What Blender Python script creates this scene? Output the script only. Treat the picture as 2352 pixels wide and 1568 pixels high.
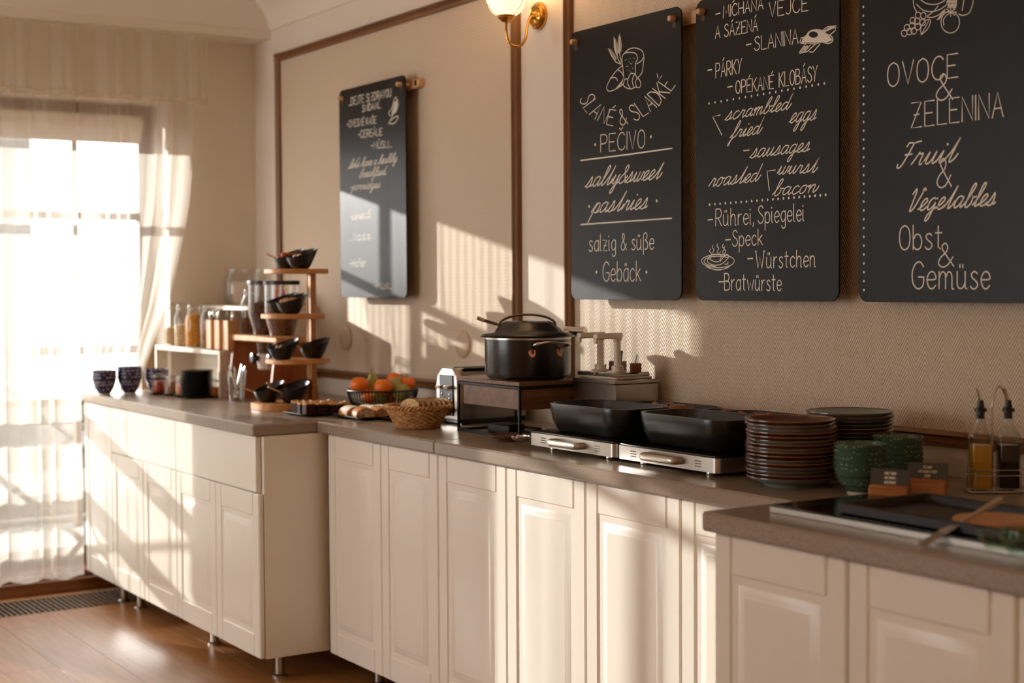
import bpy, math, random, unicodedata
from mathutils import Matrix, Vector, noise
random.seed(7)
sc = bpy.context.scene
col = sc.collection
for o in list(bpy.data.objects): bpy.data.objects.remove(o)

# ------------------------------------------------------------------ camera, world, sun, exposure
IMG_W, IMG_H, FPX = 2352, 1568, 3478.1
CAM = Vector((6.641, -2.826, 1.335))
YAW, PITCH, ROLL = math.radians(32.60), math.radians(2.124), math.radians(-0.318)
_f = Vector((-math.cos(YAW)*math.cos(PITCH), math.sin(YAW)*math.cos(PITCH), -math.sin(PITCH)))
_r = Vector((math.sin(YAW), math.cos(YAW), 0)); _u = _r.cross(_f)
RT = _r*math.cos(ROLL) + _u*math.sin(ROLL); UP = -_r*math.sin(ROLL) + _u*math.cos(ROLL); FW = _f
cd = bpy.data.cameras.new('camera'); cam = bpy.data.objects.new('camera', cd); col.objects.link(cam)
cam.matrix_world = Matrix(((RT.x, UP.x, -FW.x, CAM.x), (RT.y, UP.y, -FW.y, CAM.y), (RT.z, UP.z, -FW.z, CAM.z), (0, 0, 0, 1)))
cd.sensor_width = 36; cd.lens = FPX/IMG_W*36; cd.clip_start = 0.05
cd.dof.use_dof = True; cd.dof.focus_distance = 4.05; cd.dof.aperture_fstop = 2.7
sc.camera = cam

world = bpy.data.worlds.new('sky'); sc.world = world; world.use_nodes = True
bg = world.node_tree.nodes['Background']; bg.inputs[0].default_value = (0.97, 0.985, 1.0, 1); bg.inputs[1].default_value = 6.6
sun_d = bpy.data.lights.new('sun', 'SUN'); sun = bpy.data.objects.new('sun', sun_d); col.objects.link(sun)
SUN_DIR = Vector((1, 0.44, -0.222)).normalized()
sun.rotation_euler = SUN_DIR.to_track_quat('-Z', 'Y').to_euler(); sun.location = (-6, -4, 4)
sun_d.energy = 10.5; sun_d.color = (1.0, 0.965, 0.915); sun_d.angle = math.radians(0.55)
sc.view_settings.view_transform = 'Standard'; sc.view_settings.look = 'None'
sc.view_settings.exposure = -0.06; sc.view_settings.gamma = 1; sc.view_settings.use_curve_mapping = False
sc.cycles.use_denoising = True
sc.cycles.max_bounces = 12; sc.cycles.diffuse_bounces = 5; sc.cycles.transparent_max_bounces = 24; sc.cycles.transmission_bounces = 10
sc.cycles.sample_clamp_indirect = 6; sc.cycles.caustics_reflective = False; sc.cycles.caustics_refractive = False

# ------------------------------------------------------------------ pixel -> place helpers
def ray(x, y): return FW + RT*((x-IMG_W/2)/FPX) - UP*((y-IMG_H/2)/FPX)
def onz(x, y, z):
    d = ray(x, y); return CAM + d*((z-CAM.z)/d.z)
def ony(x, y, Y):
    d = ray(x, y); return CAM + d*((Y-CAM.y)/d.y)
def onx(x, y, X):
    d = ray(x, y); return CAM + d*((X-CAM.x)/d.x)
def mpp(p): return (Vector(p)-CAM).dot(FW)/FPX       # metres per photo pixel at a place
TOP = 0.875                                          # worktop height

# ------------------------------------------------------------------ mesh helpers
class MB:
    def __init__(s): s.v = []; s.f = []; s.M = Matrix.Identity(4)
    def at(s, x=0, y=0, z=0, rz=0, rx=0, ry=0, sc=1):
        s.M = Matrix.Translation((x, y, z)) @ Matrix.Rotation(rz, 4, 'Z') @ Matrix.Rotation(ry, 4, 'Y') @ Matrix.Rotation(rx, 4, 'X') @ Matrix.Scale(sc, 4); return s
    def add(s, vs, fs):
        n = len(s.v); s.v += [s.M @ Vector(p) for p in vs]; s.f += [tuple(i+n for i in f) for f in fs]; return s
    def box(s, x0, x1, y0, y1, z0, z1, b=0.0):
        cx, cy, cz = (x0+x1)/2, (y0+y1)/2, (z0+z1)/2; hx, hy, hz = abs(x1-x0)/2, abs(y1-y0)/2, abs(z1-z0)/2
        if b <= 0:
            vs = [(cx+sx*hx, cy+sy*hy, cz+sz*hz) for sx in (-1, 1) for sy in (-1, 1) for sz in (-1, 1)]
            return s.add(vs, [(0, 1, 3, 2), (4, 6, 7, 5), (0, 4, 5, 1), (2, 3, 7, 6), (0, 2, 6, 4), (1, 5, 7, 3)])
        b = min(b, hx*.9, hy*.9, hz*.9); vs = []; ix = {}
        for sx in (-1, 1):
            for sy in (-1, 1):
                for sz in (-1, 1):
                    for a in range(3):
                        ix[sx, sy, sz, a] = len(vs)
                        vs.append((cx+sx*(hx-(a != 0)*b), cy+sy*(hy-(a != 1)*b), cz+sz*(hz-(a != 2)*b)))
        fs = []
        for sg in (-1, 1):
            q = [ix[sg, -1, -1, 0], ix[sg, 1, -1, 0], ix[sg, 1, 1, 0], ix[sg, -1, 1, 0]]; fs.append(q if sg > 0 else q[::-1])
            q = [ix[-1, sg, -1, 1], ix[-1, sg, 1, 1], ix[1, sg, 1, 1], ix[1, sg, -1, 1]]; fs.append(q if sg > 0 else q[::-1])
            q = [ix[-1, -1, sg, 2], ix[1, -1, sg, 2], ix[1, 1, sg, 2], ix[-1, 1, sg, 2]]; fs.append(q if sg > 0 else q[::-1])
        for p in (-1, 1):
            for q in (-1, 1):
                k = [ix[p, q, -1, 0], ix[p, q, -1, 1], ix[p, q, 1, 1], ix[p, q, 1, 0]]; fs.append(k if p*q > 0 else k[::-1])
                k = [ix[p, -1, q, 0], ix[p, 1, q, 0], ix[p, 1, q, 2], ix[p, -1, q, 2]]; fs.append(k if p*q > 0 else k[::-1])
                k = [ix[-1, p, q, 1], ix[-1, p, q, 2], ix[1, p, q, 2], ix[1, p, q, 1]]; fs.append(k if p*q > 0 else k[::-1])
                for r in (-1, 1):
                    k = [ix[p, q, r, 0], ix[p, q, r, 1], ix[p, q, r, 2]]; fs.append(k if p*q*r > 0 else k[::-1])
        return s.add(vs, fs)
    def lathe(s, prof, seg=32, sx=1.0, sy=1.0):
        vs = []; fs = []; rings = []
        for (r, z) in prof:
            if r < 1e-6: rings.append([len(vs)]); vs.append((0, 0, z))
            else:
                rings.append(list(range(len(vs), len(vs)+seg)))
                vs += [(r*sx*math.cos(2*math.pi*k/seg), r*sy*math.sin(2*math.pi*k/seg), z) for k in range(seg)]
        for a, b in zip(rings, rings[1:]):
            for k in range(seg):
                k2 = (k+1) % seg
                if len(a) == 1 and len(b) == 1: continue
                if len(a) == 1: fs.append((a[0], b[k2], b[k]))
                elif len(b) == 1: fs.append((a[k], a[k2], b[0]))
                else: fs.append((a[k], a[k2], b[k2], b[k]))
        return s.add(vs, fs)
    def loft(s, rings, close=True, cap0=True, cap1=True):
        n = len(rings[0]); vs = [p for r in rings for p in r]; fs = []
        for i in range(len(rings)-1):
            for k in range(n if close else n-1):
                k2 = (k+1) % n; fs.append((i*n+k, i*n+k2, (i+1)*n+k2, (i+1)*n+k))
        if cap0: fs.append(tuple(range(n))[::-1])
        if cap1: fs.append(tuple(range((len(rings)-1)*n, len(rings)*n)))
        return s.add(vs, fs)
    def tube(s, pts, r, seg=8, closed=False, flat=1.0):
        pts = [Vector(p) for p in pts]; n = len(pts); rings = []
        t0 = (pts[1]-pts[0]).normalized(); ref = Vector((0, 0, 1)) if abs(t0.z) < .9 else Vector((1, 0, 0))
        nn = (ref - t0*ref.dot(t0)).normalized()
        for i in range(n):
            if closed: t = (pts[(i+1) % n]-pts[i-1])
            else: t = pts[min(i+1, n-1)]-pts[max(i-1, 0)]
            if t.length < 1e-9: t = t0.copy()
            t.normalize(); nn = nn - t*nn.dot(t)
            if nn.length < 1e-6: nn = t.orthogonal()
            nn.normalize(); b = t.cross(nn); rr = r[i] if isinstance(r, (list, tuple)) else r
            rings.append([pts[i] + nn*(rr*math.cos(2*math.pi*k/seg)) + b*(rr*flat*math.sin(2*math.pi*k/seg)) for k in range(seg)])
        if closed: return s.loft(rings+[rings[0]], True, False, False)
        return s.loft(rings)
    def prism(s, poly, z0, z1, b=0.0):
        if b > 0:
            c = Vector((sum(p[0] for p in poly)/len(poly), sum(p[1] for p in poly)/len(poly)))
            def ins(d): return [(p[0]-(p[0]-c.x)/max(1e-6, math.hypot(p[0]-c.x, p[1]-c.y))*d, p[1]-(p[1]-c.y)/max(1e-6, math.hypot(p[0]-c.x, p[1]-c.y))*d) for p in poly]
            q = ins(b)
            return s.loft([[(x, y, z0) for x, y in q], [(x, y, z0+b) for x, y in poly], [(x, y, z1-b) for x, y in poly], [(x, y, z1) for x, y in q]])
        return s.loft([[(x, y, z0) for x, y in poly], [(x, y, z1) for x, y in poly]])
    def blob(s, rx, ry, rz, seg=10, jit=0.0, seed=0):
        rings = [(0, -1)]; st = max(5, seg*2//3)
        vs = []; fs = []
        for i in range(st+1):
            a = -math.pi/2 + math.pi*i/st
            for k in range(seg):
                b = 2*math.pi*k/seg; p = Vector((math.cos(a)*math.cos(b), math.cos(a)*math.sin(b), math.sin(a)))
                g = 1+jit*noise.noise(p*1.7+Vector((seed*3.1, seed*1.7, 0)))
                vs.append((p.x*rx*g, p.y*ry*g, p.z*rz*g))
        for i in range(st):
            for k in range(seg): fs.append((i*seg+k, i*seg+(k+1) % seg, (i+1)*seg+(k+1) % seg, (i+1)*seg+k))
        return s.add(vs, fs)
    def mesh(s, name, mat, ang=38):
        me = bpy.data.meshes.new(name); me.from_pydata([tuple(p) for p in s.v], [], s.f)
        for m in (mat if isinstance(mat, (list, tuple)) else [mat]): me.materials.append(m)
        if ang: 
            me.shade_smooth(); me.set_sharp_from_angle(angle=math.radians(ang))
        me.update(); return me
    def build(s, name, mat, parent=None, ang=38, **kw):
        return link(name, s.mesh(name, mat, ang), parent, **kw)
def link(name, me, parent=None, label=None, cat=None, group=None, kind=None, loc=None, rz=None):
    o = bpy.data.objects.new(name, me); col.objects.link(o)
    if parent is not None: o.parent = parent
    if loc is not None: o.location = loc
    if rz is not None: o.rotation_euler = (0, 0, rz)
    return tag(o, label, cat, group, kind)
def tag(o, label=None, cat=None, group=None, kind=None):
    if label: o['label'] = label
    if cat: o['category'] = cat
    if group: o['group'] = group
    if kind: o['kind'] = kind
    return o
def thing(name, label, cat, loc=(0, 0, 0), rz=0, group=None):
    o = bpy.data.objects.new(name, None); col.objects.link(o); o.empty_display_size = .05
    o.location = loc; o.rotation_euler = (0, 0, rz); return tag(o, label, cat, group)
def copy_tree(o, parent=None, loc=None, rz=None, label=None):
    c = o.copy(); col.objects.link(c)
    if parent is not None: c.parent = parent
    if loc is not None: c.location = loc
    if rz is not None: c.rotation_euler = (0, 0, rz)
    if label: c['label'] = label
    for ch in [x for x in o.children]: copy_tree(ch, c)
    return c
def rrect(hx, hy, r, n=5, cx=0, cy=0):
    out = []
    for (sx, sy, a0) in ((1, 1, 0), (-1, 1, 90), (-1, -1, 180), (1, -1, 270)):
        for k in range(n+1):
            a = math.radians(a0+90*k/n); out.append((cx+sx*(hx-r)+r*math.cos(a), cy+sy*(hy-r)+r*math.sin(a)))
    return out
def catmull(pts, n=5, closed=False):
    if len(pts) < 3: return [tuple(p) for p in pts]
    out = []; m = len(pts)
    for i in range(m if closed else m-1):
        p0 = pts[(i-1) % m] if closed else pts[max(i-1, 0)]; p1 = pts[i]; p2 = pts[(i+1) % m]
        p3 = pts[(i+2) % m] if closed else pts[min(i+2, m-1)]
        for k in range(n):
            t = k/n; out.append(tuple(.5*((2*b)+(-a+c)*t+(2*a-5*b+4*c-d)*t*t+(-a+3*b-3*c+d)*t**3) for a, b, c, d in zip(p0, p1, p2, p3)))
    if not closed: out.append(tuple(pts[-1]))
    return out

# ------------------------------------------------------------------ material helpers
def lin(c):
    if isinstance(c, str): c = tuple(int(c[i:i+2], 16)/255 for i in (0, 2, 4))
    return tuple(x/12.92 if x <= .04045 else ((x+.055)/1.055)**2.4 for x in c) + (1,)
class NT:
    def __init__(s, name):
        s.m = bpy.data.materials.new(name); s.m.use_nodes = True; s.t = s.m.node_tree; s.b = s.t.nodes['Principled BSDF']; s.out = s.t.nodes['Material Output']
    def n(s, typ, **kw):
        nd = s.t.nodes.new(typ)
        for k, v in kw.items():
            if k.startswith('i_'): nd.inputs[k[2:].replace('_', ' ')].default_value = v
            else: setattr(nd, k, v)
        return nd
    def l(s, a, b): s.t.links.new(a, b)
    def math(s, op, a, b=None, c=None):
        nd = s.n('ShaderNodeMath', operation=op)
        for i, q in enumerate((a, b, c)):
            if q is None: continue
            if isinstance(q, (int, float)): nd.inputs[i].default_value = q
            else: s.l(q, nd.inputs[i])
        return nd.outputs[0]
    def mix(s, fac, a, b):
        nd = s.n('ShaderNodeMix', data_type='RGBA')
        for q, i in ((fac, 0), (a, 6), (b, 7)):
            if isinstance(q, (int, float)): nd.inputs[i].default_value = q
            elif isinstance(q, (tuple, str)): nd.inputs[i].default_value = lin(q) if isinstance(q, str) else q
            else: s.l(q, nd.inputs[i])
        return nd.outputs[2]
    def noise(s, scale, detail=3, vec=None, rough=.55):
        nd = s.n('ShaderNodeTexNoise'); nd.inputs['Scale'].default_value = scale; nd.inputs['Detail'].default_value = detail; nd.inputs['Roughness'].default_value = rough
        if vec is not None: s.l(vec, nd.inputs['Vector'])
        return nd.outputs[0]
    def ramp(s, fac, stops):
        nd = s.n('ShaderNodeValToRGB'); s.l(fac, nd.inputs[0]); e = nd.color_ramp.elements
        while len(e) < len(stops): e.new(.5)
        for el, (p, c) in zip(e, stops): el.position = p; el.color = lin(c) if isinstance(c, str) else c
        return nd.outputs[0]
    def obj(s): return s.n('ShaderNodeTexCoord').outputs['Object']
    def mapping(s, vec, scale=(1, 1, 1), rot=(0, 0, 0), loc=(0, 0, 0)):
        nd = s.n('ShaderNodeMapping'); s.l(vec, nd.inputs[0]); nd.inputs['Scale'].default_value = scale; nd.inputs['Rotation'].default_value = rot; nd.inputs['Location'].default_value = loc
        return nd.outputs[0]
    def bump(s, h, strength=.2, dist=.002):
        nd = s.n('ShaderNodeBump'); nd.inputs['Strength'].default_value = strength; nd.inputs['Distance'].default_value = dist
        s.l(h, nd.inputs['Height']); s.l(nd.outputs[0], s.b.inputs['Normal'])
    def base(s, c):
        if isinstance(c, (str, tuple)): s.b.inputs['Base Color'].default_value = lin(c) if isinstance(c, str) else c
        else: s.l(c, s.b.inputs['Base Color'])
    def set(s, rough=None, metal=None, spec=None, **kw):
        if rough is not None:
            if isinstance(rough, (int, float)): s.b.inputs['Roughness'].default_value = rough
            else: s.l(rough, s.b.inputs['Roughness'])
        if metal is not None: s.b.inputs['Metallic'].default_value = metal
        if spec is not None: s.b.inputs['Specular IOR Level'].default_value = spec
        for k, v in kw.items(): s.b.inputs[k].default_value = v
        return s
def plain(name, c, rough=.5, metal=0, spec=.5, var=.0, scale=30, bump=0, bdist=.001, **kw):
    t = NT(name); t.set(rough, metal, spec, **kw)
    if var > 0 or bump > 0:
        h = t.noise(scale, 4, t.obj())
        if var > 0:
            a = lin(c) if isinstance(c, str) else c
            t.base(t.mix(h, tuple(x*(1-var) for x in a[:3])+(1,), tuple(min(1, x*(1+var)) for x in a[:3])+(1,)))
        else: t.base(c)
        if bump > 0: t.bump(h, bump, bdist)
    else: t.base(c)
    return t.m
def wood(name, c1, c2, axis=0, scale=1.0, rough=.5, spec=.4):
    t = NT(name); v = t.obj(); s = [14*scale]*3; s[axis] = 1.1*scale
    h = t.noise(3.0, 5, t.mapping(v, tuple(s))); h2 = t.noise(22, 3, t.mapping(v, tuple(s)))
    f = t.math('ADD', t.math('MULTIPLY', h, .75), t.math('MULTIPLY', h2, .25))
    t.base(t.ramp(f, [(.33, c1), (.67, c2)])); t.set(rough, 0, spec); t.bump(h2, .12, .001); return t.m

# ------------------------------------------------------------------ materials
M = {}
def herringbone():
    t = NT('herringbone wallpaper'); v = t.obj(); sp = t.n('ShaderNodeSeparateXYZ'); t.l(v, sp.inputs[0])
    x, z = sp.outputs[0], sp.outputs[2]
    tri = t.math('PINGPONG', x, .028)
    w = t.math('ADD', z, t.math('MULTIPLY', tri, 1.65))
    st = t.math('MULTIPLY', t.math('ADD', t.math('SINE', t.math('MULTIPLY', w, 2*math.pi/.0128)), 1), .5)
    nz = t.noise(260, 2, v); h = t.math('ADD', t.math('MULTIPLY', st, .8), t.math('MULTIPLY', nz, .25))
    big = t.noise(1.3, 3, v)
    cc = t.mix(st, 'c6ae90', 'e9d7bf'); t.base(t.mix(t.math('MULTIPLY', big, .25), cc, 'dac4aa'))
    t.set(.6, 0, .35); t.bump(h, .7, .003); return t.m
M['paper'] = herringbone()
def plaster(name, c, c2):
    t = NT(name); v = t.obj(); n1 = t.noise(2.0, 3, v); n2 = t.noise(220, 3, t.mapping(v, (1, 1, .35)))
    t.base(t.mix(n1, c, c2)); t.set(.7, 0, .3); t.bump(n2, .25, .001); return t.m
M['wall'] = plaster('painted wall', 'ddd0bf', 'e6dacb')
M['wall0'] = plaster('window wall paint', 'e0d2c0', 'e8dccd')
M['ceil'] = plain('ceiling white', 'efe6d8', .8)
M['cornice'] = plain('cornice white', 'eadfce', .7)
M['trim'] = wood('brown trim', '6b4526', '8a5f36', 0, 1, .38)
M['trimz'] = wood('brown trim upright', '6b4526', '8a5f36', 2, 1, .38)
def floor_m():
    t = NT('oak floor'); v = t.obj(); rn = t.n('ShaderNodeObjectInfo').outputs['Random']
    off = t.n('ShaderNodeCombineXYZ'); t.l(t.math('MULTIPLY', rn, 37), off.inputs[0]); t.l(t.math('MULTIPLY', rn, 11), off.inputs[1])
    ad = t.n('ShaderNodeVectorMath', operation='ADD'); t.l(v, ad.inputs[0]); t.l(off.outputs[0], ad.inputs[1])
    h = t.noise(3, 5, t.mapping(ad.outputs[0], (1.2, 16, 16))); h2 = t.noise(9, 4, t.mapping(ad.outputs[0], (1.5, 30, 30)))
    c = t.ramp(t.math('ADD', t.math('MULTIPLY', h, .6), t.math('MULTIPLY', h2, .4)), [(.3, '845830'), (.55, 'a17043'), (.75, 'b48657')])
    t.base(t.mix(t.math('MULTIPLY', rn, .35), c, '7f5430')); t.set(t.math('ADD', t.math('MULTIPLY', h2, .12), .27), 0, .5); t.bump(h2, .05, .001); return t.m
M['floor'] = floor_m()
M['subfloor'] = plain('floor bed', '3a2617', .7)
M['white'] = plain('cream cabinet lacquer', 'eae3d5', .30, 0, .5)
M['carcass'] = plain('cabinet carcass', 'e6dbc8', .42)
M['dark_gap'] = plain('shadow gap board', '57401f', .7)
def worktop_m():
    t = NT('taupe speckled worktop'); v = t.obj(); n1 = t.noise(420, 2, v); n2 = t.noise(5, 3, v)
    c = t.ramp(n1, [(.32, '776859'), (.5, '938372'), (.68, 'ac9c8a')]); t.base(t.mix(t.math('MULTIPLY', n2, .3), c, '96836f'))
    t.set(.28, 0, .5); t.bump(n1, .06, .0006); return t.m
M['worktop'] = worktop_m()
M['steel'] = plain('brushed steel', 'b9b2a8', .28, 1, .5, var=.06, scale=60)
M['chrome'] = plain('chrome', 'd8d4cc', .08, 1)
M['blackmetal'] = plain('black metal', '141312', .42, .3)
M['board'] = None
def board_m():
    t = NT('blackboard'); v = t.obj(); n = t.noise(3.5, 4, v); n2 = t.noise(18, 4, t.mapping(v, (1, 1, .25)))
    t.base(t.ramp(t.math('ADD', t.math('MULTIPLY', n, .6), t.math('MULTIPLY', n2, .4)), [(.35, '121110'), (.7, '1c1b1a')]))
    t.set(.36, 0, .22); return t.m
M['board'] = board_m()
M['chalk'] = plain('white chalk marker', 'f1ead9', .8, 0, .2)
M['brass'] = plain('polished brass', 'd9a04c', .16, 1)
M['peg'] = wood('light peg wood', 'c79a6b', 'dab488', 0, 2, .5)
def sheer(name, tr, c):
    t = NT(name); t.t.nodes.remove(t.b)
    tb = t.n('ShaderNodeBsdfTransparent'); df = t.n('ShaderNodeBsdfDiffuse'); tl = t.n('ShaderNodeBsdfTranslucent')
    df.inputs[0].default_value = lin(c); tl.inputs[0].default_value = lin(c)
    m1 = t.n('ShaderNodeMixShader'); m1.inputs[0].default_value = .68; t.l(df.outputs[0], m1.inputs[1]); t.l(tl.outputs[0], m1.inputs[2])
    m2 = t.n('ShaderNodeMixShader'); m2.inputs[0].default_value = tr; t.l(m1.outputs[0], m2.inputs[1]); t.l(tb.outputs[0], m2.inputs[2])
    t.l(m2.outputs[0], t.out.inputs[0]); return t.m
M['sheer'] = sheer('sheer curtain', .57, 'f3ece0')
M['sheerhem'] = sheer('sheer curtain hem', .30, 'f0e6d6')
def pane(name, c=(1, 1, 1, 1), refl=.5):
    t = NT(name); t.t.nodes.remove(t.b)
    tb = t.n('ShaderNodeBsdfTransparent'); tb.inputs[0].default_value = c; g = t.n('ShaderNodeBsdfGlossy'); g.inputs['Roughness'].default_value = .03
    ge = t.n('ShaderNodeNewGeometry'); dt = t.n('ShaderNodeVectorMath', operation='DOT_PRODUCT'); t.l(ge.outputs['Normal'], dt.inputs[0]); t.l(ge.outputs['Incoming'], dt.inputs[1]); mx = t.n('ShaderNodeMixShader')
    sch = t.math('POWER', t.math('SUBTRACT', 1, t.math('ABSOLUTE', dt.outputs['Value'])), 3)   # Schlick reflectance of thin glass
    t.l(t.math('MINIMUM', t.math('ADD', t.math('MULTIPLY', sch, refl), .05), .7), mx.inputs[0]); t.l(tb.outputs[0], mx.inputs[1]); t.l(g.outputs[0], mx.inputs[2]); t.l(mx.outputs[0], t.out.inputs[0]); return t.m
M['pane'] = pane('window glass')
M['clear'] = pane('clear thin glass', (.94, .95, .94, 1), .85)
M['frame'] = plain('window frame brown', '7a5c40', .5)
M['dooroak'] = wood('door threshold wood', '5a2f18', '84502c', 1, 1, .4)

# ------------------------------------------------------------------ the room
XE, YE, CEIL = 8.6, -5.6, 2.62
HALL_FILL = 13  # power of each added fill lamp
def struct(mb, name, mat, **kw): return mb.build(name, mat, kind='structure', **kw)
fl = struct(MB().box(-.02, XE, YE, .02, -.06, -.013), 'floor', M['subfloor'], ang=0)
# floor boards along the long wall
PW_, PL_ = .19, 1.28
pm = MB().box(0, PL_-.0005, 0, PW_-.0005, -.0135, 0, .0005).mesh('floor_board', M['floor'])
nrow = 0; y = -.0
while y > -3.0:
    y -= PW_; x = .40 - random.random()*PL_*.0 - (nrow*.47 % 1)*PL_
    while x < 6.4:
        if x+PL_ > .39:
            if x < .389:
                L = x+PL_-.389; q = MB().box(0, L-.0005, 0, PW_-.0005, -.0135, 0, .0005).mesh('floor_board', M['floor']); link('floor_board', q, fl, loc=(.389, y, 0))
            else: link('floor_board', pm, fl, loc=(x, y, 0))
        x += PL_
    nrow += 1
rest = MB().box(.389, XE, YE, -3.045, -.0135, 0).box(6.45, XE, -3.04, 0, -.0136, -.0005); rest.build('floor_far_area', M['floor'], fl, ang=0, kind='stuff')
MB().box(.0, .086, YE, .0, -.0135, 0).build('floor_edge_strip', M['floor'], fl, ang=0)
struct(MB().box(-.35, XE, YE, .1, CEIL, CEIL+.1), 'ceiling', M['ceil'], ang=0)
struct(MB().box(-.32, XE, 0, .12, -.06, CEIL), 'wall_right', M['wall'], ang=0)
# window wall: two tall openings
W0T = .30
A0, A1, B0, B1, HEAD = -1.60, -.425, -2.78, -1.93, 2.172
w = MB()
for (ya, yb) in ((A1, 0), (B1, A0), (YE, B0)): w.box(-W0T, 0, ya, yb, -.06, CEIL)
for (ya, yb) in ((A0, A1), (B0, B1)): w.box(-W0T, 0, ya, yb, HEAD, CEIL)
struct(w, 'wall_window', M['wall0'], ang=0)
# far walls of the hall behind the camera; the side wall has an added window for fill daylight
struct(MB().box(XE, XE+.12, YE, .1, -.06, CEIL), 'wall_back', M['wall'], ang=0)
w = MB(); oa, ob, oz0, oz1 = .25, 2.75, .4, 2.35
w.box(-.3, oa, YE-.12, YE, -.06, CEIL).box(ob, XE, YE-.12, YE, -.06, CEIL).box(oa, ob, YE-.12, YE, oz1, CEIL).box(oa, ob, YE-.12, YE, -.06, oz0)
struct(w, 'wall_left', M['wall'], ang=0)
wn = tag(bpy.data.objects.new('window_3', None), kind='structure'); col.objects.link(wn); f = MB()
for x in (oa, (oa+ob)/2-.03, ob-.06): f.box(x, x+.06, YE-.09, YE-.03, oz0, oz1)
f.box(oa, ob, YE-.09, YE-.03, oz0, oz0+.06).box(oa, ob, YE-.09, YE-.03, oz1-.06, oz1); f.build('window_frame', M['frame'], wn, ang=0)
for (x0, x1) in ((oa+.06, (oa+ob)/2-.03), ((oa+ob)/2+.03, ob-.06)): MB().box(x0, x1, YE-.064, YE-.060, oz0+.06, oz1-.06).build('pane', M['pane'], wn, ang=0)
# two warm lamps added out of view as fill light from behind the camera
lg = NT('fill lamp glass'); lg.base('fff0dc'); lg.b.inputs['Emission Color'].default_value = (1, .74, .48, 1); lg.b.inputs['Emission Strength'].default_value = 4
for (x, y, lb) in ((5.4, -4.3, 'added glass fill lamp over the middle of the hall'), (7.6, -2.6, 'added glass fill lamp behind the buffet end')):
    t = thing('fill_lamp', lb, 'lamp', (x, y, CEIL)); MB().lathe([(0, -.075), (.10, -.07), (.17, -.05), (.20, -.02), (.20, -.012)], 32).build('glass_dome', lg.m, t)
    MB().lathe([(.205, -.022), (.21, -.012), (.21, 0), (0, 0)], 32).build('brass_ring', M['brass'], t)
    lt = bpy.data.lights.new('lamp_bulb', 'AREA'); lt.shape = 'DISK'; lt.size = .36; lt.energy = HALL_FILL; lt.color = (1, .65, .36)
    lo = bpy.data.objects.new('bulb_light', lt); col.objects.link(lo); lo.parent = t; lo.location = (0, 0, -.08)

# balcony doors in the window wall
def balcony(n, y0, y1, mid, bz):
    wn = bpy.data.objects.new('window_%d' % n, None); col.objects.link(wn); tag(wn, kind='structure')
    X0, X1 = -.27, -.21; f = MB(); fw = .065
    f.box(X0, X1, y0, y0+fw, .06, HEAD).box(X0, X1, y1-fw, y1, .06, HEAD).box(X0, X1, y0+fw, y1-fw, HEAD-fw, HEAD).box(X0, X1, y0+fw, y1-fw, .06, .16)
    f.build('window_frame', M['frame'], wn, ang=0)
    MB().box(X0+.005, X1-.005, mid-.012, mid+.012, .16, HEAD-fw).build('mullion', M['frame'], wn, ang=0)
    for (a, b) in ((y0+fw, mid-.012), (mid+.012, y1-fw)):
        MB().box(X0+.015, X1-.01, a, b, 1.645, 1.68).build('glazing_bar', M['frame'], wn, ang=0)
        MB().box(X0+.015, X1-.01, a, b, .80, .835).build('glazing_bar', M['frame'], wn, ang=0)
        for (za, zb) in ((.16, .80), (.835, 1.645), (1.68, HEAD-fw)):
            MB().box(-.243, -.238, a, b, za, zb).build('pane', M['pane'], wn, ang=0)
    # blind under the head; the unseen second one is lowered to block sun
    MB().box(-.20, -.12, y0+.07, y1-.07, 2.045, 2.115, .008).build('blind_cassette', M['cornice'], wn)
    MB().box(-.20, -.15, y0+.07, y1-.07, bz, 2.045).build('blind_fabric', M['cornice'], wn, ang=0)
    MB().box(-.27, .012, y0, y1, .0, .055, .006).build('threshold', M['dooroak'], wn)
    MB().box(-.27, -.03, y0, y1, .055, .085, .006).build('door_sill', M['dooroak'], wn)
balcony(1, A0, A1, -.785, 1.995); balcony(2, B0, B1, -2.34, 1.74)
struct(MB().box(0, .016, YE, 0, 0, .055, .004), 'baseboard_window', M['dooroak'])

# cornices: a deep boxed cove over the window wall and a plain cove on the long wall
prof0 = [(0, 2.462), (.198, 2.462), (.198, 2.496), (.212, 2.503), (.225, 2.53), (.262, 2.575), (.31, 2.598), (.318, CEIL), (0, CEIL)]
cw = MB(); cw.loft([[(x, yy, z) for x, z in prof0] for yy in (YE, 0.0)]); struct(cw, 'trim_1', M['cornice'], ang=30)
prof1 = [(0, 2.50), (-.012, 2.50), (-.03, 2.53), (-.07, 2.575), (-.12, 2.598), (-.127, CEIL), (0, CEIL)]
cw = MB(); cw.loft([[(xx, y, z) for y, z in prof1] for xx in (0.0, XE)]); struct(cw, 'trim_2', M['cornice'], ang=30)

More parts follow.
